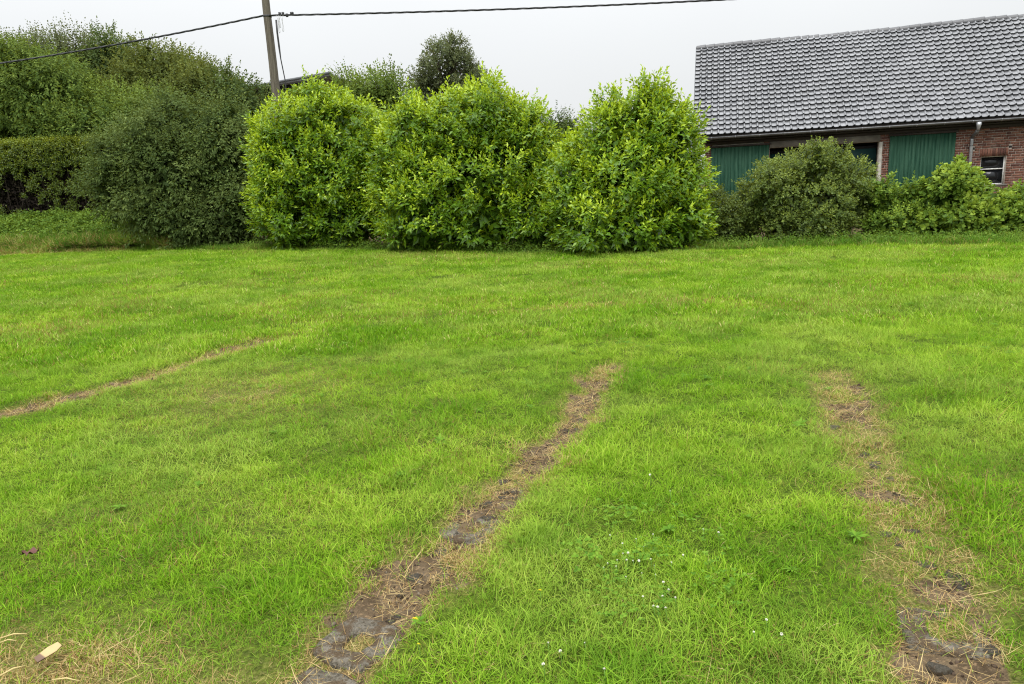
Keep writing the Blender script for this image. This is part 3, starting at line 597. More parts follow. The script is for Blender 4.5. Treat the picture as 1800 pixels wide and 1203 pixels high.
P = np.stack([x, y, bank_z(x, y)+R.uniform(0, .08, n)+.35*sstep(.4, .8, fbm(x, y, .6, 77))*R.random(n)], -1)
a = shoots(P, unit(R.normal(0, .35, (n, 3))+np.array([0, -.2, 1.])), 6, .22, (.09, .16), (.5, .75), 1.35, .7, np.clip(R.normal(.5, .3, n), 0, 1))
o = obj('bank_weeds', leaves('bank_weeds', *a), M['nettle']); o['kind'] = 'stuff'; o['label'] = 'leafy green nettles and weeds covering the bank below the hedge'; o['category'] = 'weeds'
n = 4200; x = R.uniform(-23, -10.5, n); y = edge_y(x)+R.uniform(.1, 1.3, n)
scatter('bank_grass', longg, M['margin_grass'], np.stack([x, y, bank_z(x, y)-.02], -1), np.stack([R.normal(.5, .4, n), R.normal(0, .4, n), R.random(n)*6.28], -1), R.uniform(.6, 1.4, n), np.clip(.05+.5*fbm(x, y, 1.1, 99)+R.normal(0, .1, n), 0, .9), R.random(n)*.6, 'rough half-dry grass on the front of the bank', 'grass')
# low weeds under the shrubs on the right and beneath the laurels
n = 2600; x = R.uniform(-8, 14, n); y = edge_y(x)+R.uniform(.15, 1.3, n); P = np.stack([x, y, gz(x, y)+R.uniform(0, .05, n)], -1)
a = shoots(P, unit(R.normal(0, .4, (n, 3))+np.array([0, -.2, 1.])), 6, .2, (.05, .10), (.5, .7), 1.35, .7, np.clip(R.normal(.3, .3, n), 0, 1))
o = obj('hedge_foot_weeds', leaves('hedge_foot_weeds', *a), M['nettle']); o['kind'] = 'stuff'; o['label'] = 'low leafy weeds along the foot of laurels and shrubs'; o['category'] = 'weeds'
# brush pile on the bank
c = at(255, 418, 24.0); c[2] = gz1(c[0], c[1])
bp = thing('brush_pile', 'small heap of dead branches at the foot of the dark shrub', 'brush pile', tuple(c))
for k in range(16):
    mb = MB(); a_ = R.uniform(-.35, .35); l = R.uniform(.5, 1.0); m_ = np.array([R.normal(0, .25), R.normal(0, .18), .05+.03*k]); d = np.array([math.cos(a_), math.sin(a_)*.6, R.normal(0, .1)])*l
    mb.tube([m_-d, m_+R.normal(0, .04, 3), m_+d], [.03, .025, .012], 6); obj('branch', mb.mesh('branch', True), M['stick'], bp)

# ---------------------------------------------------------------- barn
AB = rad(16); BUx = np.array([math.cos(AB), -math.sin(AB), 0]); BNy = np.array([math.sin(AB), math.cos(AB), 0])
barn = thing('brick_barn', 'long red brick barn with dark glazed tile roof and green plank doors', 'barn', (7.199, 26.443, 0), rotz=-AB)
# local axes: x along the front (to the right), y into the barn, z up
LEN, DEP, EAVE, RIDGE, RUN = 13.2, 8.4, 2.96, 6.62, 4.0
pit = math.atan2(RIDGE-3.04, RUN+.35)
mb = MB()
def slab(u0, u1, z0, z1, y0, y1): mb.box(((u0+u1)/2, (y0+y1)/2, (z0+z1)/2), (u1-u0, y1-y0, z1-z0))
WF = 0.012                        # mortar face sits behind the brick faces
OPEN = [(2.16, 5.62, 0, 2.50), (8.67, 9.39, .93, 1.84)]
slab(-.02, 2.16, 0, 2.9, WF, .36); slab(2.162, 5.618, 2.50, 2.9, WF+.004, .358); slab(5.62, 8.67, 0, 2.9, WF, .36)
slab(8.672, 9.388, 0, .93, WF+.004, .358); slab(8.672, 9.388, 1.84, 2.9, WF+.004, .358); slab(9.39, LEN, 0, 2.9, WF, .36)
slab(-.02, .34, 0, 2.9, .362, DEP); slab(LEN-.34, LEN, 0, 2.9, .362, DEP); slab(.342, LEN-.342, 0, 2.9, DEP-.34, DEP-.002)
for u in (0.16, LEN-.18):         # gable triangles
    mb.add([(u-.17, .1, 2.902), (u-.17, DEP-.1, 2.902), (u-.17, RUN+.1, RIDGE-.25), (u+.17, .1, 2.902), (u+.17, DEP-.1, 2.902), (u+.17, RUN+.1, RIDGE-.25)], [(0, 2, 1), (3, 4, 5), (0, 1, 4, 3), (1, 2, 5, 4), (2, 0, 3, 5)])
wall = obj('wall', mb.mesh('barn_wall'), M['mortar'], barn)
# bricks
BW, BH, JT = .25, .063, .0145
brick_mesh = []
for k in range(4):
    q = MB().box((0, 0, 0), (BW, .05, BH), bev=.004); v = np.concatenate(q.V); v += R.normal(0, .0016, v.shape); q.V = [v]; brick_mesh.append(q.mesh('brick'))
    brick_mesh[-1].materials.append(M['brick'])
head_mesh = []
for k in range(2):
    q = MB().box((0, 0, 0), (.119, .05, BH), bev=.004); v = np.concatenate(q.V); v += R.normal(0, .0016, v.shape); q.V = [v]; head_mesh.append(q.mesh('brick')); head_mesh[-1].materials.append(M['brick'])
rest = MB(); cand = []
def blocked(u0, u1, z):
    for (a, b, z0, z1) in OPEN:
        if u1 > a-.005 and u0 < b+.005 and z0-.03 < z < z1+.035: return True
    if u1 > 8.60 and u0 < 9.43 and 1.835 < z < 2.075: return True
    for (hu, hz) in ((8.42, 2.105), (9.45, 2.105)):
        if u1 > hu-.05 and u0 < hu+.05 and abs(z-hz) < .04: return True
    return False
def free(z_):
    iv = [(-.02, LEN)]; bl = [(a-.005, b+.005) for (a, b, z0, z1) in OPEN if z0-.03 < z_ < z1+.035]
    if 1.835 < z_ < 2.09: bl.append((8.60, 9.435))
    for (hu, hz) in ((8.42, 2.105), (9.47, 2.105)):
        if abs(z_-hz) < .045: bl.append((hu-.05, hu+.05))
    for (a, b) in bl:
        nv = []
        for (p, q) in iv:
            if b <= p or a >= q: nv.append((p, q)); continue
            if a-p > .03: nv.append((p, a))
            if q-b > .03: nv.append((b, q))
        iv = nv
    return iv
row = 0; zc = .05
while zc < 2.88:
    for (p, q) in free(zc):
        u = p; k = row
        first = (.119 if row % 2 else BW) if p < 0 or row % 3 else .185
        while u < q-.03:
            wd = first if u == p else (.119 if (k*7+row*3) % 5 == 0 else BW)
            if q-(u+wd) < .06: wd = q-u
            covered = (0.2 < u and u+wd < 2.14 and zc < 2.7) or (5.95 < u and u+wd < 7.88 and zc < 2.66)
            if not covered: cand.append((u, wd, zc, 0))
            u += wd+JT; k += 1
    zc += BH+JT; row += 1
score = [(-abs(c[0]-8.9)-(2.2 if c[0] < 7.85 else 0)-(3 if c[0] > 10.05 else 0)-(2.0 if c[2] < .85 else 0), i) for i, c in enumerate(cand)]
parts = set(i for s_, i in sorted(score, reverse=True)[:288])
for i, (u0, wd, z_, ty) in enumerate(cand):
    pr = R.normal(0, .0025)
    if i in parts:
        o = obj('brick', brick_mesh[R.integers(4)], None, wall, (u0+wd/2, .025+pr, z_)); o.scale = (wd/BW, 1, 1)
    else: rest.box((u0+wd/2, .025+pr, z_), (wd, .05, BH), t=R.random())
o = obj('bricks', rest.mesh('bricks'), M['brick'], wall, kind='stuff')
# soldier course over the window
for k in range(11):
    o = obj('brick', brick_mesh[k % 4], None, wall, (8.645+k*.0745, .02, 1.958)); o.rotation_euler = (0, rad(90)+R.normal(0, .015), 0)
# dark drain holes in the wall
for (hu, hz) in ((8.42, 2.105), (9.47, 2.105)):
    obj('vent_hole', MB().box((hu, .012, hz), (.085, .01, .07)).mesh('vent_hole'), M['black_gap'], barn)
# roof deck and tiles
cs, sn = math.cos(pit), math.sin(pit)
e0 = np.array([0, -.42, 3.02]); sdir = np.array([0, cs, sn]); nrm = np.array([0, -sn, cs]); SL = math.hypot(RUN+.42, RIDGE-3.02)
U0, U1 = -.42, LEN+.3
mb = MB(); dk = -.06
for y0_, sg in ((-.40, 1), (2*RUN+.40, -1)):
    A_ = np.array([U0+.02, y0_, 2.985]); B_ = np.array([U1-.02, y0_, 2.985]); Cc = np.array([U1-.02, RUN-.003*sg, RIDGE-.07]); Dd = np.array([U0+.02, RUN-.003*sg, RIDGE-.07])
    t_ = np.array([0, 0, -.1]); mb.add([A_, B_, Cc, Dd, A_+t_, B_+t_, Cc+t_, Dd+t_], [(0, 1, 2, 3), (7, 6, 5, 4), (0, 4, 5, 1), (1, 5, 6, 2), (2, 6, 7, 3), (3, 7, 4, 0)])
roof = obj('roof', mb.mesh('roof_deck'), M['timber_dark'], barn)
TW = .216; rows = 21; RH = SL/rows
prof = [(-.125, .004), (-.10, .0), (-.05, -.006), (.0, -.006), (.045, -.002), (.068, .016), (.088, .036), (.108, .042), (.128, .03), (.140, .010)]
V = []; F = []; k = len(prof)
for (t_, lift) in ((0., .058), (1.13, .004)):
    for (x_, h_) in prof: V.append((x_*.885, t_*RH*cs-(h_+lift)*sn, t_*RH*sn+(h_+lift)*cs))
for (x_, h_) in prof: V.append((x_*.885, -(h_-.004)*sn+.03*cs, (h_-.004)*cs+.03*sn))
for (x_, h_) in prof: V.append((x_*.885, -(h_+.058)*sn, (h_+.058)*cs))
for i in range(k-1): F += [(i, i+1, k+i+1, k+i), (2*k+i, 2*k+i+1, 3*k+i+1, 3*k+i)]
tq = MB().add(V, F); tile_me = tq.mesh('tile', True); tile_me.materials.append(M['tile'])
for e_ in tile_me.edges: pass
tv = np.array(V); ts = []
for r_ in range(rows):
    for c_ in range(int((U1-U0)/TW)):
        p_ = np.array([U0+.115+c_*TW, 0, 0])+e0+sdir*(r_*RH); ts.append((abs(p_[0]-8.6)*1.0+r_*.35+(20 if p_[0] > 10.3 else 0), p_))
ts.sort(key=lambda q: q[0]); rest = MB()
for i, (q, p_) in enumerate(ts):
    jit = R.normal(0, .003, 3)+nrm*(.014*math.sin(p_[0]*.9+p_[2]*.7)+.008*math.sin(p_[0]*2.3-p_[2]*1.9))
    if i < 300:
        o = obj('tile', tile_me, None, roof, tuple(p_+jit)); o.rotation_euler = (R.normal(0, .006), R.normal(0, .004), R.normal(0, .004))
    else: rest.add(tv+p_+jit+np.array([0, 0, 0]), F, R.random())
o = obj('roof_tiles', rest.mesh('roof_tiles', True), M['tile'], roof, kind='stuff')
# back slope of the roof, laid as sheets of tile courses
mb = MB()
for r_ in range(rows):
    p_ = np.array([0, 2*RUN+.42, 3.02])+np.array([0, -cs, sn])*(r_*RH); q_ = p_+np.array([0, -cs, sn])*RH*1.1
    nb = np.array([0, sn, cs]); mb.add([(U0, *(p_+nb*.05)[1:]), (U1, *(p_+nb*.05)[1:]), (U1, *(q_+nb*.005)[1:]), (U0, *(q_+nb*.005)[1:])], [(1, 0, 3, 2)])
obj('back_tile_courses', mb.mesh('back_tile_courses'), M['tile'], roof, kind='stuff')
rt_me = None
q = MB(); th = np.linspace(-.15, math.pi+.15, 9); Vv = []
for (xx, rr) in ((0, .115), (.33, .135), (.36, .135), (.36, .10)):
    for t_ in th: Vv.append((xx, math.cos(t_)*rr, math.sin(t_)*rr))
Ff = []
for a_ in range(3):
    for i in range(8): Ff.append((a_*9+i, (a_+1)*9+i, (a_+1)*9+i+1, a_*9+i+1))
ridge_me = q.add(Vv, Ff).mesh('ridge_tile', True); ridge_me.materials.append(M['ridge'])
for k in range(int((U1-U0)/.345)+1):
    o = obj('ridge_tile', ridge_me, None, roof, (U0+k*.345, RUN, RIDGE-.015+R.normal(0, .006)+.022*math.sin(k*.27+.6)))
# barge boards
for uu in (U0-.012, U1+.012):
    mb = MB(); A_ = np.array([uu, -.42, 2.9]); B_ = np.array([uu, RUN, RIDGE-.06]); w_ = np.array([.02, 0, 0]); h_ = np.array([0, 0, .13])
    mb.add([A_-w_/2, A_+w_/2, A_+w_/2+h_, A_-w_/2+h_, B_-w_/2, B_+w_/2, B_+w_/2+h_, B_-w_/2+h_], [(0, 1, 2, 3), (7, 6, 5, 4), (0, 4, 5, 1), (1, 5, 6, 2), (2, 6, 7, 3), (3, 7, 4, 0)])
    obj('barge_board', mb.mesh('barge_board'), M['zinc_dark'], roof)
# eave timber, gutter, downpipe
obj('eave_board', MB().box((LEN/2, -.15, 2.845), (LEN+.2, .30, .03)).box((LEN/2, -.035, 2.775), (LEN-.02, .06, .105)).mesh('eave_board'), M['timber_dark'], barn)
mb = MB(); th = np.linspace(math.pi, 2*math.pi, 10); ug = np.array([U0+.1, 3.5, 7.0, 10., U1-.05])
Vv = []
for ui, uu in enumerate(ug):
    for rr in (.072, .062):
        for t_ in th: Vv.append((uu, -.47+math.cos(t_)*rr, 2.965+math.sin(t_)*rr))
Ff = []
for a_ in range(len(ug)-1):
    for i in range(9):
        b0 = a_*20; b1 = (a_+1)*20; Ff += [(b0+i, b1+i, b1+i+1, b0+i+1), (b0+10+i+1, b1+10+i+1, b1+10+i, b0+10+i)]
    Ff += [(a_*20, a_*20+10, (a_+1)*20+10, (a_+1)*20), (a_*20+9, (a_+1)*20+9, (a_+1)*20+19, a_*20+19)]
for e_ in (0, len(ug)-1): Ff.append(tuple(e_*20+i for i in range(10)))
mb.add(Vv, Ff); gutter = obj('gutter', mb.mesh('gutter', True), M['zinc_dark'], barn)
for k in range(17):
    uu = .2+k*.8; pts = [(uu, -.47+math.cos(t_)*.076, 2.965+math.sin(t_)*.076) for t_ in np.linspace(math.pi, 2*math.pi, 8)]+[(uu, -.36, 2.99)]
    obj('gutter_bracket', MB().tube(pts, .008, 5).mesh('gutter_bracket'), M['zinc'], gutter)
dp = obj('downpipe', MB().tube([(8.33, -.10, 2.48), (8.33, -.09, 2.36), (8.33, -.09, .12)], .05, 12).mesh('downpipe', True), M['zinc'], barn)
obj('hopper', MB().tube([(8.38, -.47, 2.90), (8.38, -.47, 2.80), (8.38, -.46, 2.73), (8.38, -.44, 2.66)], [.085, .07, .05, .05], 12).mesh('hopper', True), M['zinc'], dp)
obj('elbow', MB().tube([(8.38, -.44, 2.665), (8.37, -.36, 2.60), (8.34, -.16, 2.50), (8.33, -.10, 2.44)], [.052, .052, .052, .053], 12).mesh('elbow', True), M['zinc_dark'], dp)
for z_ in (2.2, 1.2): obj('pipe_clip', MB().tube([(8.33, -.09, z_-.015), (8.33, -.09, z_+.015)], .056, 12).mesh('pipe_clip'), M['zinc_dark'], dp)
# plank doors
def plank_door(u0, u1, z1, label):
    d = obj('door', MB().box(((u0+u1)/2, -.012, z1/2+.02), (u1-u0-.03, .02, z1-.08)).mesh('door_backing'), M['green_paint'], barn); d['label'] = label
    n_ = int(round((u1-u0)/.112)); w_ = (u1-u0)/n_
    ed = u0+(np.arange(n_+1)+np.r_[0, R.uniform(-.18, .18, n_-1), 0])*w_
    for k in range(n_):
        obj('plank', MB().box(((ed[k]+ed[k+1])/2, -.038+R.normal(0, .0016), z1/2+.03+R.normal(0, .004)), (ed[k+1]-ed[k]-R.uniform(.001, .005), .026, z1-.06), bev=.002).mesh('plank'), M['green_paint'], d)
    obj('door_rail', MB().box(((u0+u1)/2, -.075, z1+.03), (u1-u0+.1, .04, .06)).mesh('door_rail'), M['timber_dark'], d)
plank_door(.20, 2.14, 2.62, 'green plank door near the barn end')
plank_door(5.93, 7.88, 2.65, 'green plank door beside the downpipe')
# garage opening
obj('lintel_beam', MB().box((3.9, -.005, 2.61), (3.48, .07, .21), bev=.006).mesh('lintel_beam'), M['concrete'], barn)
gd = obj('garage_door', MB().box((3.89, .335, 1.2), (3.44, .02, 2.4)).mesh('garage_backing'), M['black_gap'], barn)
for k in range(5): obj('panel', MB().box((3.89, .30, .235+k*.462), (3.40, .04, .450), bev=.012).mesh('panel'), M['teal_panel'], gd)
obj('jamb', MB().box((5.672, .10, 1.245), (.10, .24, 2.49), bev=.006).mesh('jamb'), M['jamb'], barn)
obj('jamb', MB().box((2.10, .10, 1.245), (.10, .17, 2.49), bev=.006).mesh('jamb'), M['jamb'], barn)
# window
wn = obj('window', MB().box((9.03, .24, 1.385), (.72, .03, .91)).mesh('window_back'), M['black_gap'], barn)
fr = MB(); fr.box((8.69, .14, 1.385), (.036, .05, .906)); fr.box((9.37, .14, 1.385), (.036, .05, .906)); fr.box((9.03, .138, 1.824), (.64, .05, .03)); fr.box((9.03, .138, .95), (.64, .05, .03))
obj('frame', fr.mesh('frame'), M['white_frame'], wn); obj('transom', MB().box((9.03, .13, 1.43), (.642, .06, .034), bev=.005).mesh('transom'), M['white_frame'], wn)
obj('pane', MB().box((9.03, .145, 1.63), (.64, .006, .36)).mesh('pane'), M['glass'], wn); obj('pane', MB().box((9.03, .145, 1.19), (.64, .006, .44)).mesh('pane'), M['glass'], wn)
obj('sill', MB().box((9.03, .05, .91), (.84, .16, .05), bev=.006).mesh('sill'), M['concrete'], wn)

# ---------------------------------------------------------------- far outbuilding
c = at(577, 128, 38.0); hb_ = thing('brick_outbuilding', 'far brick outbuilding with a shallow grey roof behind the trees', 'building', (c[0]-3.4, 38.0, 0), rotz=rad(8))
hz = c[2]
obj('wall', MB().box((0, 3, (hz-1.3)/2), (6.4, 6, hz-1.3)).add([(-3.2, .02, hz-1.302), (3.2, .02, hz-1.302), (3.2, .02, hz-.35), (3.2, 5.98, hz-1.302), (-3.2, 5.98, hz-1.302), (3.2, 5.98, hz-.35)], [(0, 1, 2), (4, 5, 3), (1, 3, 5, 2), (0, 2, 5, 4)]).mesh('outbuilding_wall'), M['far_brick'], hb_)
rf = MB(); sl = math.tan(rad(8))
for (xa, xb, za, zb) in ((-6.2, 3.5, hz-9.7*sl, hz), (3.5, 5.6, hz, hz-1.0)):
    A_ = [(xa, -.5, za-.14), (xb, -.5, zb-.14), (xb, -.5, zb), (xa, -.5, za), (xa, 6.4, za-.14), (xb, 6.4, zb-.14), (xb, 6.4, zb), (xa, 6.4, za)]
    rf.add(A_, [(0, 1, 2, 3), (7, 6, 5, 4), (0, 4, 5, 1), (1, 5, 6, 2), (2, 6, 7, 3), (3, 7, 4, 0)])
rfo = obj('roof', rf.mesh('outbuilding_roof'), M['far_roof'], hb_)
obj('verge_board', MB().add([(-6.2, -.53, hz-9.7*sl-.06), (3.5, -.53, hz-.06), (3.5, -.53, hz+.05), (-6.2, -.53, hz-9.7*sl+.05), (-6.2, -.505, hz-9.7*sl-.06), (3.5, -.505, hz-.06), (3.5, -.505, hz+.05), (-6.2, -.505, hz-9.7*sl+.05)], [(0, 1, 2, 3), (7, 6, 5, 4), (0, 4, 5, 1), (1, 5, 6, 2), (2, 6, 7, 3), (3, 7, 4, 0)]).mesh('verge_board'), M['zinc_dark'], rfo)
for k in range(8):
    obj('cladding_board', MB().box((-1.4+k*.55, -.02, hz-1.0-.0*k), (.52, .03, 1.2)).mesh('cladding_board'), M['timber_dark'], hb_)

# ---------------------------------------------------------------- utility pole and cables
pt = at(467, -120, 24.4)
px_, py_ = at(477, 90, 24.4)[:2]; gz_ = gz1(px_, py_); ptop = pt[2]
pole = thing('utility_pole', 'weathered wooden utility pole rising behind the first laurel', 'utility pole', (px_, py_, gz_))
zs = np.linspace(-.3, ptop-gz_, 14); mb = MB(); mb.tube([(R.normal(0, .006), R.normal(0, .006), z_) for z_ in zs], np.linspace(.165, .105, 14), 14); obj('post', mb.mesh('post', True), M['pole_wood'], pole)
zc_ = at(472, 29, 24.4)[2]-gz_
obj('band', MB().tube([(0, 0, zc_-.03), (0, 0, zc_+.03)], .128, 14).mesh('band'), M['cable'], pole)
for k, dx in enumerate((.42, .52, .64)):
    obj('clamp', MB().box((dx, -.10, zc_+(.03 if k < 2 else -.02)), (.07, .06, .10), bev=.01).mesh('clamp'), M['cable'], pole)
obj('clamp', MB().box((.80, -.10, zc_+.03), (.10, .06, .08), bev=.01).mesh('clamp'), M['cable'], pole)
dc = obj('drop_cable', MB().tube([(.30, -.14, zc_-.15), (.29, -.14, zc_-.5), (.30, -.14, zc_-.95), (.31, -.14, zc_-1.3), (.38, -.14, zc_-2.0), (.30, -.14, zc_-3.2), (.17, -.14, zc_-4.6), (.16, -.14, zc_-6.0)], [.03, .028, .03, .018, .017, .016, .016, .016], 7).mesh('drop_cable', True), M['cable'], pole)
for k, (dx, w_, h_) in enumerate(((.36, .07, .52), (.48, .09, .48), (.40, .05, .36))):
    t_ = np.linspace(0, 1, 12); pts = [(dx+w_*math.sin(tt_*math.pi*2)*.5+w_*(tt_-.5), -.13, zc_-.02-h_*math.sin(tt_*math.pi)) for tt_ in t_]; obj('wire_loop', MB().tube(pts, .006, 5).mesh('wire_loop'), M['wire_grey'], dc)
def cable(name, label, a, b, sag, n=160):
    a = np.array(a); b = np.array(b); T = thing(name, label, 'cable', tuple(a)); t_ = np.linspace(0, 1, n)
    P_ = (b-a)*t_[:, None]; P_[:, 2] -= sag*4*t_*(1-t_); L_ = np.linalg.norm(b-a)
    d = (b-a)/L_; sx_ = np.cross(d, (0, 0, 1)); sx_ /= np.linalg.norm(sx_)
    for k in range(3):
        ph = t_*L_*5.2+k*2.094; Q = P_+.016*(np.cos(ph)[:, None]*sx_+np.sin(ph)[:, None]*np.array([0, 0, 1]))
        obj('strand', MB().tube(Q, .0165, 5).mesh('strand', True), M['cable'], T)
hook = np.array([px_, py_-.11, gz_+zc_])
lft = at(0, 110, 26.5); far_l = hook+(lft-hook)*1.45; cable('overhead_cable', 'black twisted overhead cable running past the trees to the pole', hook+np.array([-.1, 0, 0]), far_l+np.array([0, 0, .12]), .14)
rgt = at(1300, -7, 24.4); far_r = hook+(rgt-hook)*1.9; cable('overhead_cable', 'black twisted overhead cable running from the pole toward the barn', hook+np.array([.1, 0, 0]), far_r+np.array([0, 0, .25]), .22, 320)

# ---------------------------------------------------------------- pavers and small things on the lawn
def paver_mesh(seed):
    rr = np.random.default_rng(seed); q = MB(); n_ = 16
    th = np.arange(n_)*2*math.pi/n_
    def ring(hx, hy, z_, rnd, jit):
        P_ = []
        for t_ in th:
            c_, s_ = math.cos(t_), math.sin(t_); m_ = (abs(c_)**rnd+abs(s_)**rnd)**(-1/rnd); P_.append((c_*m_*hx+rr.normal(0, jit), s_*m_*hy+rr.normal(0, jit), z_+rr.normal(0, jit*.4)))
        return P_
    V_ = ring(.145, .145, -.06, 5, .004)+ring(.142, .142, -.004, 5, .006)+ring(.13, .13, .004, 5, .004)+ring(.068, .058, .003, 4, .004)+ring(.058, .05, -.008, 4, .003)+ring(.05, .045, -.06, 4, .002)
    F_ = []
    for l in range(5):
        for i in range(n_): F_.append((l*n_+i, l*n_+(i+1) % n_, (l+1)*n_+(i+1) % n_, (l+1)*n_+i))
    me = q.add(V_, F_).mesh('paving_stone'); me.materials.append(M['paver']); return me
pv = [paver_mesh(k) for k in range(4)]
def pavers(key, spots):
    P_, hw, st = TRK[key]
    for (x_, y_, lift, tilt) in spots:
        i = np.argmin(np.hypot(P_[:, 0]-x_, P_[:, 1]-y_)); i = min(max(i, 1), len(P_)-2); d = P_[i+1]-P_[i-1]
        o = obj('paving_stone', pv[R.integers(4)], None, ground, (x_, y_, gz1(x_, y_)+lift*.75-.006)); o.rotation_euler = (R.normal(0, tilt), R.normal(0, tilt), math.atan2(d[1], d[0])+R.normal(0, .12))
def fragment_mesh(seed):
    rr = np.random.default_rng(100+seed); n_ = rr.integers(5, 8); th = np.sort(rr.random(n_)*.9+np.arange(n_))*2*math.pi/n_; r_ = rr.uniform(.55, 1.0, n_)
    P_ = np.stack([np.cos(th)*r_, np.sin(th)*r_*.75], -1)*.5; z_ = rr.normal(0, .02, n_)
    V_ = [(x_, y_, -.5) for x_, y_ in P_]+[(x_, y_, .0+z) for (x_, y_), z in zip(P_, z_)]+[(x_*.9, y_*.9, .05+z) for (x_, y_), z in zip(P_, z_)]
    F_ = [(l*n_+i, l*n_+(i+1) % n_, (l+1)*n_+(i+1) % n_, (l+1)*n_+i) for l in range(2) for i in range(n_)]+[tuple(2*n_+i for i in range(n_))]
    me = MB().add(V_, F_).mesh('stone_fragment'); me.materials.append(M['paver']); return me
fm = [fragment_mesh(k) for k in range(6)]
pavers('A', [(-.62, 2.40, .024, .03), (-.72, 2.10, .012, .05), (-.25, 3.27, .012, .04)])
pavers('B', [(1.49, 2.30, .006, .06)])
for key, n_, ylo, yhi in (('A', 46, 2.0, 5.3), ('B', 24, 2.0, 4.6), ('C', 26, 5.5, 8.2)):
    P_, hw, st = TRK[key]
    for k in range(n_):
        t_ = R.uniform(ylo, yhi); o_ = np.argsort(P_[:, 1]); x_ = np.interp(t_, P_[o_, 1], P_[o_, 0])+R.normal(0, hw*.42)
        o = obj('stone_fragment', fm[R.integers(6)], None, ground, (x_, t_, gz1(x_, t_)+R.uniform(-.003, .005))); sz = R.uniform(.035, .13); o.scale = (sz, sz, .09); o.rotation_euler = (R.normal(0, .1), R.normal(0, .1), R.random()*6.28)
# soil crumbs and grit in the bare strips
def crumb(seed):
    rr = np.random.default_rng(seed); V_ = np.array([(1, 0, 0), (-1, 0, 0), (0, 1, 0), (0, -1, 0), (0, 0, .7), (0, 0, -.6), (.6, .6, .3), (-.6, .5, .35), (.5, -.6, .3), (-.6, -.6, .25)])*rr.uniform(.7, 1.2, (10, 1))
    return mesh('crumb', V_, np.array([(0, 6, 4), (6, 2, 4), (2, 7, 4), (7, 1, 4), (1, 9, 4), (9, 3, 4), (3, 8, 4), (8, 0, 4), (0, 5, 6), (6, 5, 2), (2, 5, 7), (7, 5, 1), (1, 5, 9), (9, 5, 3), (3, 5, 8), (8, 5, 0)]), {'blade': np.full(10, .5)})
s = NT('soil_crumb'); M['crumb'] = s.out(s.princ(s.ramp(s.attr('tint', True), [(0, (0.035, 0.024, 0.017)), (.6, (0.09, 0.064, 0.045)), (1, (0.16, 0.135, 0.10))]), 0.95, 0.05))
x, y = sample(1.3, 8.6, 1500); b, h = wear(x, y); k = R.random(len(x)) < b*.9; x, y = x[k], y[k]; n = len(x)
scatter('soil_crumbs', [crumb(k) for k in range(3)], M['crumb'], np.stack([x, y, gz(x, y)+.001], -1), R.random((n, 3))*6.28, np.exp(R.normal(-5.2, .45, n)), np.zeros(n), R.random(n), 'brown soil crumbs and grit in the worn wheel tracks', 'soil')
# clover and broad-leaf weeds growing through the lawn
def trefoil(seed):
    rr = np.random.default_rng(seed); P_ = []; D_ = []; Z_ = []
    for k in range(12):
        c_ = np.array([rr.normal(0, .05), rr.normal(0, .05), rr.uniform(.03, .06)]); a0 = rr.random()*6.28
        for j in range(3):
            a_ = a0+j*2.094; P_.append(c_); D_.append((math.cos(a_), math.sin(a_), .15))
    n_ = len(P_); me = leaves('trefoil', np.array(P_), np.array(D_, float), np.tile([0, 0, 1.], (n_, 1)), rr.uniform(.011, .018, n_), rr.uniform(.010, .015, n_), rr.random(n_), droop=.0)
    a_ = me.attributes.new('blade', 'FLOAT', 'POINT'); return me
def rosette(seed):
    rr = np.random.default_rng(seed); n_ = 11; a_ = np.arange(n_)*2.4; D_ = np.stack([np.cos(a_), np.sin(a_), rr.uniform(.15, .7, n_)], -1)
    return leaves('rosette', np.tile([0, 0, .012], (n_, 1)), D_, np.tile([0, 0, 1.], (n_, 1)), rr.uniform(.05, .095, n_), rr.uniform(.014, .024, n_), rr.random(n_)*.8, True, .25)
M['clover_leaf'] = leaf_mat('clover_leaf', (0.06, 0.14, 0.010), (0.11, 0.23, 0.014), (0.19, 0.31, 0.03), .7, .15, .25)
x, y = sample(1.6, 8, 60); k = (fbm(x, y, .7, 120) > .78) | ((np.hypot(x-.52, (y-2.8)*.8) < .38) & (R.random(len(x)) < .6)); b, h = wear(x, y); k &= (b < .3); x, y = x[k], y[k]; n = len(x)
scatter('clover_patches', [trefoil(k) for k in range(4)], M['clover_leaf'], np.stack([x, y, gz(x, y)+.012], -1), np.stack([R.normal(0, .1, n), R.normal(0, .1, n), R.random(n)*6.28], -1), R.uniform(.7, 1.3, n), np.zeros(n), R.random(n), 'patches of clover leaves growing through the lawn', 'clover')
x, y = sample(1.6, 9, 1.3); b, h = wear(x, y); k = b < .6; x, y = x[k], y[k]; n = len(x)
scatter('lawn_weeds', [rosette(k) for k in range(4)], M['clover_leaf'], np.stack([x, y, gz(x, y)+.01], -1), np.stack([R.normal(0, .1, n), R.normal(0, .1, n), R.random(n)*6.28], -1), R.uniform(.4, .85, n), np.zeros(n), R.random(n), 'flat broad-leaved weed rosettes scattered in the lawn', 'weeds')
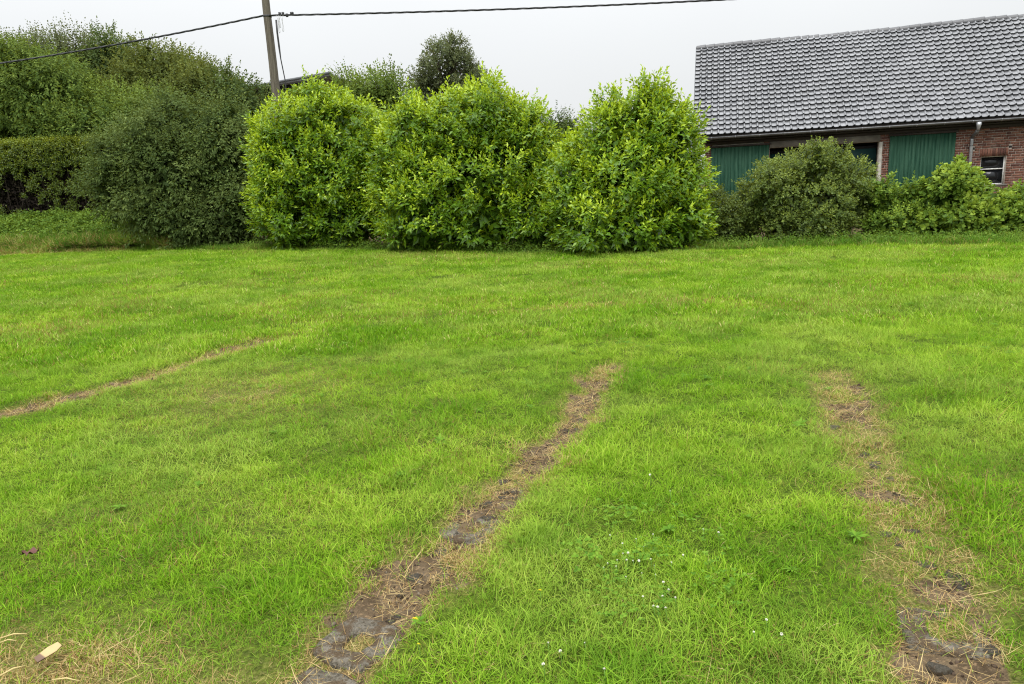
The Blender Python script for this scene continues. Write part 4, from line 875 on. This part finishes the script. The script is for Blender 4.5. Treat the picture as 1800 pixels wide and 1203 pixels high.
# white clover heads, small yellow flowers
s = NT('clover_petal'); M['clover'] = s.out(s.princ((0.72, 0.7, 0.62), 0.7))
s = NT('yellow_petal'); M['yellow'] = s.out(s.princ((0.8, 0.62, 0.01), 0.6))
s = NT('flower_stalk'); M['stalk'] = s.out(s.princ((0.12, 0.25, 0.03), 0.6))
def flower_head(n_, r_, sq):
    q = MB()
    for k in range(n_):
        a_ = k*2.4; el = math.asin(min(1, (k+.5)/n_)); d = np.array([math.cos(a_)*math.cos(el), math.sin(a_)*math.cos(el), math.sin(el)*sq]); sd_ = np.array([-math.sin(a_), math.cos(a_), 0])
        q.add([d*r_*.25, d*r_*.75+sd_*r_*.28, d*r_, d*r_*.75-sd_*r_*.28], [(0, 1, 2, 3)])
    return q.mesh('flower_head')
ch = flower_head(26, .011, 1.0); ch.materials.append(M['clover']); yh_ = flower_head(14, .014, .7); yh_.materials.append(M['yellow'])
stk = MB().tube([(0, 0, -.07), (.003, 0, -.03), (0, 0, 0)], .0012, 4).mesh('stalk'); stk.materials.append(M['stalk'])
cl_px = [(1061, 996), (1068, 990), (1085, 985), (1083, 995), (1072, 945), (1094, 957), (1095, 974), (1104, 972), (1118, 950), (1131, 962), (1144, 981), (1148, 941), (1123, 985), (1113, 985), (1102, 985), (1100, 1013), (1128, 1005), (1150, 992), (1152, 1010), (1166, 1021), (1175, 1035), (1165, 1045), (1187, 1049), (1149, 1063), (1156, 1066), (1170, 1069), (1130, 1043), (1180, 993), (1201, 981), (1263, 937), (1236, 930), (1374, 1117), (1347, 1090), (1325, 1112), (963, 1130), (985, 1142), (1028, 1125), (1062, 1180), (1143, 845), (1178, 870), (955, 1168)]
for i, (a_, b_) in enumerate(cl_px):
    d = ray(a_, b_); p_ = C0+d*((.075-EYE)/d[2]); T = thing('clover_flower', 'small white clover flower head in the lawn between the two tracks', 'flower', tuple(p_+np.array([0, 0, gz1(p_[0], p_[1])])), 'white clover flowers')
    s_ = R.uniform(.25, .6); o = obj('flower_head', ch, None, T); o.scale = (s_,)*3; o.rotation_euler = (R.normal(0, .4), R.normal(0, .4), R.random()*6); obj('stalk', stk, None, T)
for (a_, b_, lb, s_) in ((729, 1087, 'yellow flower standing at the edge of the middle track', 1.0), (736, 1137, 'tiny yellow bud beside the middle track near the holed paver', .55), (949, 1039, 'thin yellow flower in the grass between middle track and clover patch', .7)):
    d = ray(a_, b_); p_ = C0+d*((.07-EYE)/d[2]); T = thing('yellow_flower', lb, 'flower', tuple(p_+np.array([0, 0, gz1(p_[0], p_[1])])))
    o = obj('flower_head', yh_, None, T); o.scale = (s_,)*3; o.rotation_euler = (-.5, .2, 0); obj('stalk', stk, None, T)
# fallen leaf, wood chip, straw stalks
s = NT('brown_leaf'); M['brownleaf'] = s.out(s.princ(s.mix(s.noise(40, 4, s.objc()), (0.05, 0.015, 0.012), (0.13, 0.045, 0.03)), 0.7))
s = NT('split_wood'); zc2 = s.n('ShaderNodeSeparateXYZ'); s.L.new(s.objc(), zc2.inputs[0])
M['chip'] = s.out(s.princ(s.mix(s.sm(zc2.outputs['X'], -.028, -.02), (0.13, 0.075, 0.045), s.mix(s.noise(30, 4, s.objc()), (0.34, 0.24, 0.10), (0.50, 0.37, 0.18))), 0.7))
s = NT('straw_stalk'); M['straw'] = s.out(s.princ(s.mix(s.noise(20, 3, s.objc()), (0.36, 0.28, 0.1), (0.52, 0.42, 0.18)), 0.6))
def onlawn(a_, b_, h_=.05):
    d = ray(a_, b_); p_ = C0+d*((h_-EYE)/d[2]); return np.array([p_[0], p_[1], gz1(p_[0], p_[1])+h_])
p_ = onlawn(55, 978, .055)
g_ = np.linspace(-1, 1, 9); V = []; F = []
for i, t_ in enumerate(g_):
    wv = .034*(1-t_*t_)**.6*(1+.35*math.sin(i*2.6)); V += [(t_*.055, -wv, .012*math.sin(i*1.7)+.014), (t_*.055, 0, .006*math.sin(i)), (t_*.055, wv, .016+.012*math.cos(i*1.3))]
for i in range(8): F += [(3*i, 3*i+1, 3*i+4, 3*i+3), (3*i+1, 3*i+2, 3*i+5, 3*i+4)]
lf = thing('fallen_leaf', 'crumpled red-brown fallen leaf lying on the lawn', 'leaf', tuple(p_), rotz=.3); lf.scale = (.62, .62, .75)
obj('leaf_blade', MB().add(V, F).mesh('leaf_blade'), M['brownleaf'], lf); obj('leaf_stalk', MB().tube([(-.054, 0, .0), (-.085, .01, .01)], .0015, 4).mesh('leaf_stalk'), M['brownleaf'], lf)
p_ = onlawn(86, 1152, .05)
o = obj('wood_chip', MB().add([(-.055, -.014, 0), (.02, -.02, .002), (.05, -.012, .004), (.052, .014, .002), (.012, .02, 0), (-.05, .012, 0), (-.055, -.012, .009), (.02, -.018, .012), (.048, -.01, .011), (.05, .012, .010), (.012, .017, .011), (-.05, .011, .009)], [(5, 4, 3, 2, 1, 0), (6, 7, 8, 9, 10, 11)]+[(i, (i+1) % 6, (i+1) % 6+6, i+6) for i in range(6)]).mesh('wood_chip'), M['chip'], None, tuple(p_))
o.scale = (.85, 1.1, .45); o.rotation_euler = (rad(14), -.12, rad(60)); o['label'] = 'pale split wood chip with a dark bark end lying in dry grass'; o['category'] = 'wood chip'
for i, (a_, b_, a2_, b2_, r_, lb) in enumerate(((0, 1128, 48, 1119, .0045, 'thick straw stalk lying among dry grass above the wood chip'), (0, 1136, 30, 1132, .004, 'short straw stalk under the thicker one above the wood chip'), (0, 1192, 45, 1174, .005, 'stout pale stalk lying below the wood chip'), (92, 1199, 140, 1196, .004, 'bent pale straw lying just below the wood chip tip'), (168, 1160, 262, 1108, .0018, 'long thin dry stem leaning out of the grass beside the wood chip'))):
    q0, q1 = onlawn(a_, b_, .06), onlawn(a2_, b2_, .06); m_ = (q0+q1)/2+np.array([0, .004, .006])
    T = obj('straw_stalk', MB().tube([np.zeros(3), m_-q0, q1-q0], [r_*.65, r_*.65, r_*.4], 6).mesh('straw_stalk', True), M['straw'], None, tuple(q0)); T['label'] = lb; T['category'] = 'straw'
